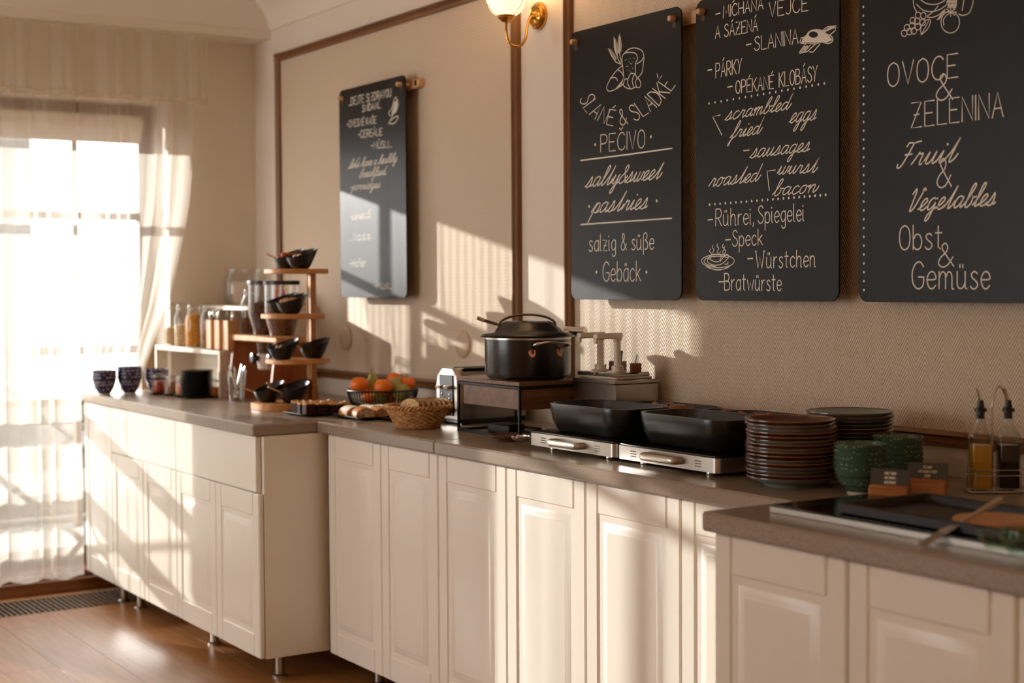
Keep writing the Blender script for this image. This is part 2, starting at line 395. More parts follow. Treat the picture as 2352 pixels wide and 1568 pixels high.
# framed wallpaper panels on the long wall
def molding(a, b, w, horiz):
    # a rounded batten from a to b in the wall plane, w wide
    pr = [(0, .0), (0, .008), (.12, .017), (.3, .019), (.45, .012), (.58, .012), (.75, .022), (.93, .016), (1, .006), (1, 0)]
    mb = MB()
    if horiz: mb.loft([[(x, -h, a[1]+(t-.5)*w) for t, h in pr] for x in (a[0], b[0])])
    else: mb.loft([[(a[0]+(t-.5)*w, -h, z) for t, h in pr] for z in (a[1], b[1])])
    return mb
def wall_panel(n, x0, x1, z0, z1, tw=.047):
    p = struct(MB().box(x0+tw*.5, x1-tw*.5, -.003, .01, z0+.02, z1-.02), 'trim_%d' % n, M['paper'], ang=0)
    for x in (x0+tw/2, x1-tw/2): molding((x, z0), (x, z1), tw, False).build('frame_batten', M['trimz'], p, 30)
    molding((x0, z1-.018), (x1, z1-.018), .038, True).build('frame_batten', M['trim'], p, 30)
    molding((x0, z0+.018), (x1, z0+.018), .038, True).build('frame_batten', M['trim'], p, 30)
wall_panel(3, .262, 2.290, .945, 2.384)
wall_panel(4, 2.559, 7.9, .945, 2.384)

# floor grille in front of the balcony doors
gr = thing('floor_grille', 'dark metal convector grille sunk in the floor below the curtain', 'grille', (0, 0, 0))
MB().box(.09, .386, -2.9, -.3, -.0130, -.0125).build('duct_bed', M['dark_gap'], gr, ang=0)
rim = MB().box(.086, .094, -2.9, -.3, -.0125, .001).box(.381, .389, -2.9, -.3, -.0125, .001); rim.build('rim', M['frame'], gr, ang=0)
bar = MB().box(.094, .381, -.0045, .0045, -.010, 0, .001).mesh('grille_bar', plain('grille bronze', '6b5238', .4, .6))
yy = -.32
while yy > -2.88: link('grille_bar', bar, gr, loc=(0, yy, 0)); yy -= .0225
for x in (.165, .24, .315): MB().box(x-.004, x+.004, -2.9, -.3, -.0122, -.006).build('cross_rod', M['blackmetal'], gr, ang=0)

# sheer curtains and their short valance
def sheer_panel(name, mat, yl, edge, z0, z1, xf, amp, freq, seed, hem=None, label=None):
    ny, nz = 260, 26; v = []; f = []
    for j in range(nz+1):
        z = z0+(z1-z0)*j/nz; yr = edge(z); 
        for i in range(ny+1):
            u = i/ny; y = yl+(yr-yl)*u; s = u*freq
            ph = s*2*math.pi + 1.6*math.sin(s*1.7+seed) + .9*math.sin(s*.61+seed*2)
            a = amp*(.55+.45*math.sin(s*2.3+seed*1.3))*(.75+.25*(1-(z-z0)/(z1-z0)))
            v.append((xf(z)+a*math.sin(ph+.25*math.sin(z*2+seed)), y+.35*a*math.sin(2*ph), z+.006*math.sin(s*3+seed)*(1-j/nz)))
    n = ny+1
    for j in range(nz):
        for i in range(ny): f.append((j*n+i, j*n+i+1, (j+1)*n+i+1, (j+1)*n+i))
    mb = MB(); mb.v = [Vector(p) for p in v]; mb.f = f
    return mb
def lerpt(t, pts):
    pts = sorted(pts)
    if t <= pts[0][0]: return pts[0][1]
    for (a, b), (c, d) in zip(pts, pts[1:]):
        if t <= c: return b+(d-b)*(t-a)/(c-a)
    return pts[-1][1]
def edgeA(z): return lerpt(z, [(.88, -.64), (.95, -.60), (1.05, -.56), (1.25, -.48), (1.45, -.43), (1.7, -.375), (2.0, -.345), (2.46, -.325)])
cu = thing('sheer_curtain', 'white sheer curtain hanging to the floor beside the counter', 'curtain', (.13, -.9, 0)); cl = cu.location
def pc(mb, name, mat): 
    for p in mb.v: p -= cl
    return mb.build(name, mat, cu, 180)
pc(sheer_panel('c', None, -1.80, lambda z: -.872, .10, 2.452, lambda z: .125, .030, 13, 1.0), 'sheer_drop', M['sheer'])
pc(sheer_panel('c', None, -.872, edgeA, .884, 2.452, lambda z: .125, .024, 7, 2.2), 'sheer_side_drop', M['sheer'])
pc(sheer_panel('c', None, -1.80, lambda z: -.872, .082, .11, lambda z: .125, .030, 13, 1.0), 'hem', M['sheerhem'])
va = sheer_panel('c', None, -1.80, lambda z: -.30, 2.17, 2.455, lambda z: .165, .016, 22, 3.0)
pc(va, 'valance', M['sheer'])
pc(sheer_panel('c', None, -1.80, lambda z: -.30, 2.15, 2.172, lambda z: .165, .016, 22, 3.0), 'valance_hem', M['sheerhem'])
cu2 = thing('sheer_curtain', 'white sheer curtain of the second balcony door', 'curtain', (.13, -2.2, 0))
m2 = sheer_panel('c', None, -2.85, lambda z: -1.82, .085, 2.452, lambda z: .125, .030, 14, 5.0)
for p in m2.v: p -= cu2.location
m2.build('sheer_drop', M['sheer'], cu2, 180)

# balcony outside
gd = plain('terrace paving', '4a433b', .8)
struct(MB().box(-9, -.31, -8, 6, -.2, -.02), 'floor_terrace', gd, ang=0)
hs = thing('neighbouring_house', 'dim grey house wall seen through the sheer curtain', 'building', (-8, -1.1, -.02))
hm = plain('grey render', '5f5b56', .9); MB().box(-1, 1, -1.9, 1.95, 0, 6.5).build('house_wall', hm, hs, 0)
for z in (1.2, 3.8): MB().box(.99, 1.02, .6, 1.5, z, z+1.3).build('house_window', plain('dark window', '2a2d30', .2), hs, 0)
rl = thing('balcony_railing', 'pale railing with crossed bars outside the balcony door', 'railing', (-1.3, 0, -.02))
rm = plain('railing paint', '6b6359', .5)
MB().box(-.02, .02, -4, 1, 1.0, 1.05).build('handrail', rm, rl, ang=0); MB().box(-.015, .015, -4, 1, .12, .15).build('bottom_rail', rm, rl, ang=0)
for z in (.16, .40, .64): MB().box(-.035, -.018, -2.3, 1, z, z+.12).build('board', rm, rl, ang=0)
for k in range(6):
    yb = -4+k*1.0; MB().box(-.02, .02, yb-.02, yb+.02, 0, 1.02).build('post', rm, rl, ang=0)
    if k < 5:
        MB().tube([(0, yb, .14), (0, yb+1, 1.0)], .016, 6).build('cross_bar', rm, rl); MB().tube([(0.0, yb+1, .14), (0.0, yb, 1.0)], .016, 6).build('cross_bar', rm, rl)

# ------------------------------------------------------------------ cabinets and worktops
ZB, ZC = .083, .835              # underside and top of the cabinet boxes
def cabinet_door(parent, x0, x1, z0, z1, Y, mat=None):
    # frame-and-raised-panel door facing -Y, its front face at Y
    mat = mat or M['white']; g = .0018; x0 += g; x1 -= g; z0 += g; z1 -= g; st = .052; T = .019
    d = MB()
    d.box(x0, x0+st-.0012, Y, Y+T, z0, z1, .004).box(x1-st+.0012, x1, Y, Y+T, z0, z1, .004)
    d.box(x0+st, x1-st, Y, Y+T, z1-.078, z1, .0035).box(x0+st, x1-st, Y, Y+T, z0, z0+.078, .0035)
    d.box(x0+.02, x1-.02, Y+.004, Y+T-.001, z0+.02, z1-.02)
    o = d.build('door', mat, parent, 25)
    a, b, c, e = x0+st+.0005, x1-st-.0005, z0+.0785, z1-.0785
    p = MB(); rings = []
    for (ins, dy) in ((0, .009), (.004, .0095), (.010, .0085), (.017, .004), (.034, .0015), (.038, -.0005), (.041, -.0008)):
        rings.append([(a+ins, Y+dy, c+ins), (b-ins, Y+dy, c+ins), (b-ins, Y+dy, e-ins), (a+ins, Y+dy, e-ins)])
    p.loft(rings, True, False, True); p.build('panel', mat, o, 25)
    return o
def legs(parent, pts):
    for (x, y) in pts:
        m = MB().at(x, y, 0); m.lathe([(0, 0), (.026, 0), (.026, .005), (.022, .009), (.0155, .011), (.0155, ZB+.01), (0, ZB+.01)], 20); m.build('leg', M['steel'], parent)
def cabinet(name, label, x0, x1, yf, group, doors, drawer=None, end=False, leg=()):
    c = thing(name, label, 'cabinet', ((x0+x1)/2, (yf+0)/2, 0), 0, group); L = c.location
    b = MB().box(x0+.0005, x1-.0005, yf+.0205, -.02, ZB, ZC-.002); 
    for p in b.v: p -= L
    b.build('body', M['carcass'], c, 0)
    def sub(fn, *a):
        n0 = set(bpy.data.objects); o = fn(c, *a)
        o.data.transform(Matrix.Translation(-L))
        for ch in o.children: ch.data.transform(Matrix.Translation(-L))
        return o
    for (a, z0, bx, z1) in doors: sub(cabinet_door, a, bx, z0, z1, yf)
    if drawer:
        d = MB().box(x0+.0018, x1-.0018, yf, yf+.019, drawer[0]+.0018, drawer[1]-.0015, .0022)
        for p in d.v: p -= L
        d.build('drawer', M['white'], c, 25)
    for (x, y) in leg:
        m = MB().at(x-L.x, y-L.y, -L.z); m.lathe([(0, 0), (.026, 0), (.026, .005), (.022, .009), (.0155, .011), (.0155, ZB+.01), (0, ZB+.01)], 20); m.build('leg', M['steel'], c)
    return c
YL, YM, YR = -.828, -.592, -.842
LX = [.012, .390, .780, 1.155, 1.553, 1.940]
DZ = .643
cabinet('base_cabinet', 'narrow cream cabinet with one full-height door beside the curtain', LX[0], LX[1], YL, None, [(LX[0], ZB, LX[1], ZC)], leg=((.34, YL+.06),))
cabinet('base_cabinet', 'cream cabinet with a plain drawer over two doors, next to the narrow cabinet', LX[1], LX[3], YL, 'deep cabinets with a drawer', [(LX[1], ZB, LX[2], DZ), (LX[2], ZB, LX[3], DZ)], (DZ, ZC), leg=((.52, YL+.07),))
c3 = cabinet('base_cabinet', 'cream cabinet with drawer over two doors and a bare end panel', LX[3], LX[5]-.019, YL, 'deep cabinets with a drawer', [(LX[3], ZB, LX[4], DZ), (LX[4], ZB, LX[5], DZ)], (DZ, ZC), leg=((1.30, YL+.09), (1.87, YL+.10), (1.87, -.2)))
ep = MB().box(LX[5]-.0185, LX[5], YL+.0205, -.02, ZB, ZC-.001, .001)
for p in ep.v: p -= c3.location
ep.build('end_panel', M['white'], c3)
MX = [1.982, 2.368, 2.733, 3.113, 3.491, 3.876, 4.255]
for k, lb in enumerate(('cream two-door cabinet in the inner corner below the bread basket', 'cream two-door cabinet under the black stand and the spoon plate', 'cream two-door cabinet under the hobs, next to the protruding counter')):
    cabinet('base_cabinet', lb, MX[2*k], MX[2*k+2], YM, 'shallow cabinets along the wall', [(MX[2*k], ZB, MX[2*k+1], ZC), (MX[2*k+1], ZB, MX[2*k+2], ZC)], leg=((MX[2*k]+.17, YM+.10), (MX[2*k+2]-.1, YM+.10)))
tag(MB().box(LX[5]+.001, MX[0]-.001, YM+.02, YM+.038, ZB, ZC-.002).build('filler_strip', M['dark_gap'], None, 0), 'narrow dark filler strip in the inner cabinet corner', 'filler')
RX = [4.292, 4.664, 5.040, 5.415, 5.79]
cabinet('base_cabinet', 'cream two-door cabinet in shade, below the pan with the tongs', RX[0], RX[2], YR, 'protruding cabinets', [(RX[0], ZB, RX[1], ZC), (RX[1], ZB, RX[2], ZC)], leg=((4.4, YR+.1), (4.95, YR+.1)))
cabinet('base_cabinet', 'cream two-door cabinet beyond the glass bowls on the protruding counter', RX[2], RX[4], YR, 'protruding cabinets', [(RX[2], ZB, RX[3], ZC), (RX[3], ZB, RX[4], ZC)], leg=((5.15, YR+.1),))
def worktop(label, x0, x1, yf, b=.005):
    m = MB().box(x0, x1, yf, -.001, ZC, TOP, b); return m.build('worktop', M['worktop'], None, 25, label=label, cat='worktop')
worktop('deep taupe worktop carrying the cereal jars and purple bowls', .0, 1.9290, -.841)
worktop('short taupe worktop piece between the deep counter and the seam', 1.9295, 2.7368, -.607)
worktop('long taupe worktop piece carrying the hobs and the plate stack', 2.7372, 4.2685, -.607)
worktop('deep dark-looking taupe worktop carrying the black glass hob and pan', 4.2690, 5.82, -.856)

# ------------------------------------------------------------------ blackboards with hand lettering
GL = {
'A': "0,0 2.4,10 4.8,0|0.9,3.6 3.9,3.6", 'B': "0,0 0,10|~0,10 3,9.8 3.8,7.8 3,5.8 0,5.3|~0,5.3 3.6,5 4.6,2.7 3.4,0.3 0,0",
'C': "~4.6,8.3 3.4,9.8 1.6,9.4 0.3,7 0,4.5 0.6,1.6 2.2,0 3.8,0.5 4.8,2", 'D': "0,0 0,10|~0,10 2.6,9.4 4.4,6.8 4.5,4 3,1 0,0",
'E': "4.2,10 0,10 0,0 4.2,0|0,5.2 3.2,5.2", 'G': "~4.8,8.2 3.4,9.9 1.6,9.4 0.3,7 0,4.5 0.6,1.6 2.4,0 4.2,0.8 4.8,2.6 4.8,4.3|4.9,4.4 2.6,4.4",
'H': "0,0 0,10|4.4,0 4.4,10|0,5 4.4,5", 'I': "0,0 0,10", 'J': "~3,10 3,3 2.4,0.6 1.2,0 0,1.2", 'K': "0,0 0,10|4.2,10 0,4.4|1,5.4 4.4,0", 'L': "0,10 0,0 4,0",
'M': "0,0 0.6,10 2.8,3 5,10 5.6,0", 'N': "0,0 0,10 4.6,0 4.6,10", 'O': "~2.3,10 0.6,8.6 0,5 0.6,1.4 2.3,0 4,1.4 4.6,5 4,8.6 2.3,10",
'P': "0,0 0,10|~0,10 3.2,9.8 4.2,7.4 3.2,5 0,4.6", 'R': "0,0 0,10|~0,10 3.2,9.8 4.2,7.4 3.2,5 0,4.6|1.6,4.7 4.4,0",
'S': "~4,8.6 2.8,10 1,9.4 0.5,7.6 1.6,5.8 3.4,4.4 4.2,2.4 3.2,0.4 1.4,0 0,1.6", 'T': "0,10 4.6,10|2.3,10 2.3,0", 'U': "~0,10 0,3 0.8,0.4 2.2,0 3.8,0.6 4.4,3 4.4,10",
'V': "0,10 2.2,0 4.4,10", 'W': "0,10 1.7,0 3.2,6.5 4.7,0 6.4,10|-0.5,10 0.6,10|5.8,10 7,10", 'Y': "0,10 2.2,4.8 4.4,10|2.2,4.8 1.4,0", 'Z': "0.2,10 4.4,10 0,0 4.6,0|1.2,5 3.4,5.2",
'a': "~3.6,5.2 2.4,6.4 0.7,5.4 0,3 0.7,0.5 2.3,0.2 3.6,2.4|3.6,6.4 3.6,0", 'b': "0,10 0,0|~0,4 1.4,6.2 3,5.6 3.7,3.2 3,0.6 1.4,0 0,1.4",
'c': "~3.4,5.2 2,6.4 0.5,5.2 0,3.1 0.6,0.8 2,0 3.4,1", 'e': "~0.2,3.3 3.5,3.6 3.2,5.6 1.9,6.4 0.5,5.2 0,3 0.8,0.6 2.2,0 3.5,1.2", 'f': "~3,9.4 2,10 1.2,8.6 1.2,0|0,6 2.6,6",
'g': "~3.5,5.4 2.2,6.4 0.6,5.2 0,3.2 0.8,0.8 2.2,0.4 3.5,2.2|~3.5,6.4 3.5,-1.6 2.6,-3.4 1.2,-3.2 0.6,-2", 'h': "0,10 0,0|~0,4 1.3,6.2 2.7,6 3.3,4.2 3.3,0.3 4,0",
'i': "0,6.4 0,0.4 0.7,0|*0,8.6", 'k': "0,10 0,0|3.2,6.2 0,2.6|1,3.7 3.6,0", 'l': "0,10 0,0.4 0.8,0", 'm': "0,6.4 0,0|~0,4 1.2,6.2 2.4,5.8 2.7,4 2.7,0|~2.7,4 3.8,6.2 5,5.8 5.4,4 5.4,0.3 6.1,0",
'n': "0,6.4 0,0|~0,4 1.3,6.2 2.7,6 3.3,4.2 3.3,0.3 4,0", 'p': "0,6.4 0,-4|~0,4 1.4,6.2 3,5.6 3.7,3.2 3,0.6 1.4,0 0,1.4", 'r': "0,6.4 0,0|~0,3.8 1.2,6 2.5,6.3",
's': "~2.9,5.6 1.8,6.4 0.5,5.6 0.7,4.2 2.2,2.9 3,1.6 2.2,0.2 0.9,0 0,0.9", 't': "1.2,9.4 1.2,0.6 2.2,0|0,6.6 2.8,6.6", 'u': "~0,6.4 0,1.8 0.8,0.2 2.2,0.4 3.3,2.4|3.3,6.4 3.3,0.3 4,0",
'w': "0,6.4 1.2,0 2.6,4.8 4,0 5.2,6.4", 'z': "0,6.4 3.2,6.4 0,0 3.4,0|0.8,3.2 2.6,3.2", 'ß': "~0,-3 0,7.6 1,9.8 2.6,9.8 3.2,8 2.4,6.2 1.6,5.6 3.2,4.4 3.7,2.4 2.8,0.3 1,0.2",
',': "0.5,1 0,-1.4", '.': "*0.3,0.4", '-': "0,4.4 2.6,4.6", "'": "0,10 0,8", '&': "~4.6,4 3,0.8 1.4,0 0.2,1.6 0.8,4 2.6,6.4 3,8.6 2.2,10 1.3,8.8 1.8,6.6 4.8,0" }
CU = {
'a': "~3.6,4.6 2.4,5.5 0.9,4.6 0.5,2.2 1.2,0.2 2.6,0.8 3.7,3.2 3.8,5.3 3.7,1.4 4.3,0.1 5.2,1.2", 'b': "~0,0.8 1.6,5 2.6,9.6 2,11 1.2,9.6 1,4 1.2,0.6 2.4,0 3.6,1.6 3.6,4 3,5.2 3.8,4.4 5,4.8",
'c': "~3.4,4.6 2.4,5.5 1,4.4 0.6,2 1.4,0.1 2.8,0.2 4.2,1.6", 'd': "~3.6,4.6 2.4,5.5 0.9,4.6 0.5,2.2 1.2,0.2 2.6,0.8 3.8,4 4.2,11|~4.2,11 3.9,2 4.4,0.2 5.6,1.6 6.2,4",
'e': "~0,0.6 1.8,2.2 3,4.2 2.4,5.5 1.2,4.8 0.7,2.4 1.4,0.2 2.8,0.3 4,1.6", 'f': "~0,0.6 1.8,4 3,9 2.6,11 1.7,9.6 1.4,3 1.3,-4 0.6,-4.6 0.6,-3 2.2,0 3.6,1",
'g': "~3.6,4.6 2.4,5.5 0.9,4.6 0.5,2.2 1.2,0.2 2.6,0.8 3.7,3.4 3.8,5.4 3.5,-3 2.6,-5 1.8,-4.4 2.2,-2 3.8,0 5,1.2", 'h': "~0,0.8 1.8,5 2.6,9.8 2,11 1.3,9.4 1,0|~1,2.5 2.2,5.2 3.4,5 3.5,1.4 4,0.1 5,1.2",
'i': "~0,0.6 1.4,5.4 1.2,1.2 1.8,0.1 3,1.3|*1.8,8", 'k': "~0,0.8 1.8,5 2.6,9.8 2,11 1.3,9.4 1,0|~1,2.2 2.6,5.2 3.4,4.2 2,3 3.6,0.2 4.6,1.2", 'l': "~0,0.8 1.6,4.6 2.6,9.6 2,11 1.2,9.4 1.1,1.6 1.7,0.1 3,1.3",
'm': "~0,3.5 0.8,5.4 1,0|~1,2.6 2.1,5.3 2.9,4.8 2.9,0|~2.9,2.6 4,5.3 4.9,4.8 4.9,1.2 5.5,0.1 6.5,1.3", 'n': "~0,3.5 0.8,5.4 1,0|~1,2.6 2.3,5.3 3.3,4.8 3.3,1.2 3.9,0.1 5,1.6 5.6,4",
'o': "~2.6,5.4 1.1,4.8 0.5,2.4 1.2,0.2 2.6,0.2 3.5,2.4 3,5 2.6,5.4 3.4,4.6 4.8,4.8", 'p': "~0,0.6 1.4,5.4 1,0 0.5,-5.5|~0.9,1.4 2,5 3.2,5 3.7,3 3,0.4 1.6,0.3 3.4,0.2 4.6,1.2",
'r': "~0,0.6 1.2,4.6 1.4,5.6 2,4.8 3,4.9 2.9,1.4 3.4,0.1 4.4,1.2", 's': "~0,0.4 1.4,3 2.2,5.9 3,3 2.8,0.8 1.6,0 0.6,0.6|~2.8,0.8 3.6,0.6 4.4,1.4", 't': "~0,0.8 1.8,5 2.9,10.4|~2.9,10.4 2.2,1.4 2.8,0.1 4,1.4 4.6,3.4",
'u': "~0,0.8 1.2,5.4 1,1.6 1.8,0.1 3,1.6 3.8,5.4 3.6,1.4 4.2,0.1 5.2,1.3", 'v': "~0,4 1,5.3 1.4,0.4 3,2.6 3.4,5.4 4.4,4.8", 'w': "~0,0.8 1,5.4 1,1.2 1.8,0 3,1.6 3.4,5.4 3.3,1.2 4,0 5.2,1.6 5.6,5 6.4,4.4",
'y': "~0,0.8 1.2,5.4 1,1.6 1.8,0.1 3,1.6 3.8,5.4 3.4,-3 2.5,-5 1.7,-4.2 2.4,-1.8 3.8,0 5,1.2", 'F': "~1,8.6 1.4,10.2 3.4,10 5.8,10.6|~3.4,10 2.6,4 1.8,0.2 0.6,-0.4 0.2,1.2|~1.6,5 4.2,5.2", 'V': "~0,8 1,10.4 1.6,8 1.8,1 2.4,0 3.6,2 4.8,8 5.4,10.4 4.6,10 4.8,8.8 6,9.8",
'.': "*0.6,0.4", ',': "0.5,1 0,-1.4", '-': "0,3.4 2.6,3.6", "'": "0.8,11 0.6,9.2", '&': GL['&'] }
class Sheet:
    # one part for each written line, ruled line or row of dots
    def __init__(s): s.parts = []
    def sub(s, name): s.parts.append((name, MB())); return s.parts[-1][1]
    def dots(s):
        for n, m in s.parts:
            if n == 'dot_row': return m
        return s.sub('dot_row')
def stroke_mesh(mb, pts, w, Y):
    # flat ribbon on the board plane through photo points
    P = [ony(x, y, Y) for x, y in pts]; n = len(P)
    if n < 2: return
    L = []; R = []
    for i in range(n):
        t = P[min(i+1, n-1)]-P[max(i-1, 0)]; t.y = 0
        if t.length < 1e-9: t = Vector((1, 0, 0))
        t.normalize(); nn = Vector((-t.z, 0, t.x)); e = t*(w*.3 if i == n-1 else (-w*.3 if i == 0 else 0))
        L.append(P[i]+nn*(w/2)+e); R.append(P[i]-nn*(w/2)+e)
    mb.add(L+R, [(i, i+1, n+i+1, n+i) for i in range(n-1)])
def dot_mesh(mb, x, y, r, Y):
    if isinstance(mb, Sheet): mb = mb.dots()
    c = ony(x, y, Y); mb.add([c+Vector((r*math.cos(a*math.pi/5), 0, r*1.1*math.sin(a*math.pi/5))) for a in range(10)], [tuple(range(10))])
ACC = {'\u0301': "1.9,11.2 3.4,13", '\u030c': "1.1,12.6 2.2,11.4 3.4,12.8", '\u0308': "1.1,7.8 1.1,9|2.3,7.8 2.3,9"}
def glyphs(s, cur):
    out = []; x = 0; F = CU if cur else GL
    for ch in s:
        if ch == ' ': x += 3.0; continue
        d = unicodedata.normalize('NFD', ch) if ch != 'ß' else ch
        st = F.get(d[0]) or GL.get(d[0], "0,0 0,5"); strokes = []; mx = 0
        if d[0] == 'i' and len(d) > 1: st = st.split('|')[0]
        acc = '' if len(d) == 1 else ACC.get(d[1], '')
        if acc and d[0].isupper() and d[1] == '\u0308': acc = "1.4,11.4 1.4,12.8|3,11.4 3,12.8"
        if acc and d[0].islower() and d[1] == '\u0301': acc = "1.4,7.6 2.6,9.2"
        for k, q in enumerate((st+('|'+acc if acc else '')).split('|')):
            dot = q[0] == '*'; sm = q[0] == '~'; q = q.lstrip('*~')
            pts = [tuple(float(c) for c in p.split(',')) for p in q.split()]
            mx = max(mx, max(p[0] for p in pts)) if k < len(st.split('|')) else mx
            if sm: pts = catmull(pts, 5)
            strokes.append(('dot' if dot else 'line', pts))
        out.append((x, strokes)); x += mx + (0 if cur else (1.5 if d[0].islower() else 1.35))
        if cur: x -= .1
    return out, max(x-(0 if cur else 1.4), .1)
def text(mb, s, a, b, h0, h1, w, Y, cur=False, shear=None, path=None):
    if isinstance(mb, Sheet): mb = mb.sub('lettering')
    g, W = glyphs(s, cur); sh = (.42 if cur else 0) if shear is None else shear
    for gx, strokes in g:
        for kind, pts in strokes:
            q = []
            for (px, py) in pts:
                if path: # letters turned along a curved baseline
                    mid = (gx+2.2)/W*(len(path)-1); i = min(int(max(mid, 0)), len(path)-2); f = mid-i
                    c0 = Vector(path[i]); c1 = Vector(path[i+1]); t0 = (Vector(path[min(i+1, len(path)-1)])-Vector(path[max(i-1, 0)])).normalized(); t1 = (Vector(path[min(i+2, len(path)-1)])-Vector(path[i])).normalized()
                    t = (t0*(1-f)+t1*f).normalized(); c = c0*(1-f)+c1*f; n = Vector((t.y, -t.x)); hh = (h0+(h1-h0)*mid/(len(path)-1))/10
                    p = c + t*((px-2.2)*hh) + n*(py*hh); q.append((p.x, p.y))
                else:
                    u = (gx+px)/W; h = (h0+(h1-h0)*u)/10; q.append((a[0]+(b[0]-a[0])*u+py*h*sh, a[1]+(b[1]-a[1])*u-py*h))
            if kind == 'dot': dot_mesh(mb, q[0][0], q[0][1], w*.75, Y)
            else: stroke_mesh(mb, q, w, Y)
BY = -.055; BF = BY-.0062
def blackboard(label, x0, x1, z0=1.289, z1=2.133, holes=True):
    b = thing('blackboard', label, 'blackboard', ((x0+x1)/2, BY, (z0+z1)/2), 0, 'blackboards on the long wall'); L = b.location
    m = MB(); pl = rrect((x1-x0)/2, (z1-z0)/2, .028, 6)
    m.loft([[(x, dy, z) for x, z in [(p[0]*k, p[1]*k) for p in pl]] for dy, k in ((0, .998), (-.0012, 1), (-.0048, 1), (-.006, .998))]); m.f = [f[::-1] for f in m.f]
    m.build('board', M['board'], b, 30)
    for sx in (-1, 1):
        px = sx*((x1-x0)/2-.032); pz = (z1-z0)/2-.034
        k = MB().at(px, -.006, pz-.018, rx=math.radians(90)); k.lathe([(0, .0004), (.0085, .0004), (.0085, 0)], 16); k.build('hole', M['dark_gap'], b)
        k = MB().at(px, 0, pz, rx=math.radians(90)); k.lathe([(.009, -.03), (.009, .022), (.0075, .0255), (0, .027)], 18); k.build('peg', M['peg'], b)
    return b, L
def writing(b, L, mb, name='lettering'):
    for p in mb.v: p -= L
    return mb.build(name, M['chalk'], b, 0)
SW = .0030
def chalk(b, L, fn, name='lettering'):
    if name != 'lettering': mb = MB(); fn(mb); return writing(b, L, mb, name)
    sh = Sheet(); fn(sh)
    for n, m in sh.parts:
        o = writing(b, L, m, n)
        if n == 'dot_row': o['kind'] = 'stuff'
def lines(mb, strokes, w=SW):
    for s in strokes:
        sm = s[0] == '~'; pts = s[1:] if sm else s; stroke_mesh(mb.sub('ruled_line') if isinstance(mb, Sheet) else mb, catmull(pts, 4) if sm else pts, w, BF)
# each drawing is noted in its own zoomed grid: px = ox + x/k
def grid(ox, oy, k): return lambda s: ([s[0]] if s[0] == '~' else []) + [(ox+x/k, oy+y/k) for x, y in (s[1:] if s[0] == '~' else s)]

# board beside the window
b1, L1 = blackboard('blackboard with chalk lettering, hanging alone in its panel near the corner', 1.013, 1.578)
def w1(mb):
    T = lambda s, a, b, h, cur=False, w=.0032: text(mb, s, a, b, h, h, w, BF, cur)
    T('...DEJTE SI ZDRAVOU', (801, 243), (898, 221), 18); T('SNÍDANÍ...', (832, 257), (874, 248), 15); T('-OVESNÉ KAŠE', (797, 293), (864, 282.7), 15.5)
    T('-CEREÁLIE', (823, 316.5), (878, 310), 16); T('-MÜSLI...', (852, 341.6), (899, 338), 16)
    T("...let's have a healthy", (799, 387), (910, 371), 20, True); T('breakfast...', (824, 408), (885, 401), 20, True); T('-porridges', (803, 437), (872, 431), 19, True)
    T('-cereals', (803, 505), (850, 500), 19, True); T('...lass', (803, 552), (850, 549), 17); T('-Hafer', (803, 613), (840, 611), 17); T('-Müsli...', (861, 664), (900, 663), 15)
chalk(b1, L1, w1)
def d1(mb):
    g = grid(740, 150, 2.75)
    lines(mb, [g(s) for s in (['~', (420, 365), (440, 330), (452, 290), (465, 240)], ['~', (430, 320), (420, 300), (440, 270), (455, 215), (470, 205), (472, 260), (455, 300)], ['~', (445, 300), (470, 280), (482, 240)], ['~', (420, 365), (450, 368), (475, 340), (478, 320), (455, 330), (430, 350)])], .0035)
    for k in range(9): lines(mb, [g([(436+k*2, 318-k*10), (470+k*1.2, 290-k*9)])], .003)
chalk(b1, L1, d1, 'leaf_drawing')
# board with the bread drawing
b2, L2 = blackboard('blackboard listing pastries, with a drawing of bread and a croissant', 2.670, 3.226)
def w2(mb):
    pa = catmull([(1330, 228), (1344, 254), (1362, 270), (1385, 283), (1412, 289), (1440, 285), (1465, 275), (1490, 259), (1515, 241), (1535, 218), (1551, 196)], 4)
    D = [0]
    for u, v in zip(pa, pa[1:]): D.append(D[-1]+math.hypot(u[0]-v[0], u[1]-v[1]))
    even = []
    for k in range(41):
        s = D[-1]*k/40; i = max(j for j in range(len(D)) if D[j] <= s+1e-9); i = min(i, len(pa)-2); f = (s-D[i])/(D[i+1]-D[i]); even.append((pa[i][0]+(pa[i+1][0]-pa[i][0])*f, pa[i][1]+(pa[i+1][1]-pa[i][1])*f))
    pa = even
    text(mb, 'SLANÉ & SLADKÉ', None, None, 35, 38, SW, BF, path=pa)
    text(mb, 'PEČIVO', (1379.6, 349), (1481, 339), 39, 42, SW, BF)
    for q in ((1367, 332), (1495, 314), (1353, 474), (1508, 461), (1370, 624.7), (1484.7, 624.7)): dot_mesh(mb, q[0], q[1], .0042, BF)
    lines(mb, [[(1333.6, 368.4), (1440, 355), (1543.7, 340.5)], [(1334, 515.6), (1542.6, 501)]], .0044)
    text(mb, 'salty&sweet', (1343, 431), (1515, 410), 42, 42, SW*1.25, BF, True); text(mb, 'pastries', (1357, 490), (1484, 479), 44, 44, SW*1.25, BF, True)
    text(mb, 'salzig & süße', (1353, 577), (1501.6, 572), 38, 38, SW, BF); text(mb, 'Gebäck', (1385, 645.6), (1472, 645.6), 44, 47, SW, BF)
chalk(b2, L2, w2)
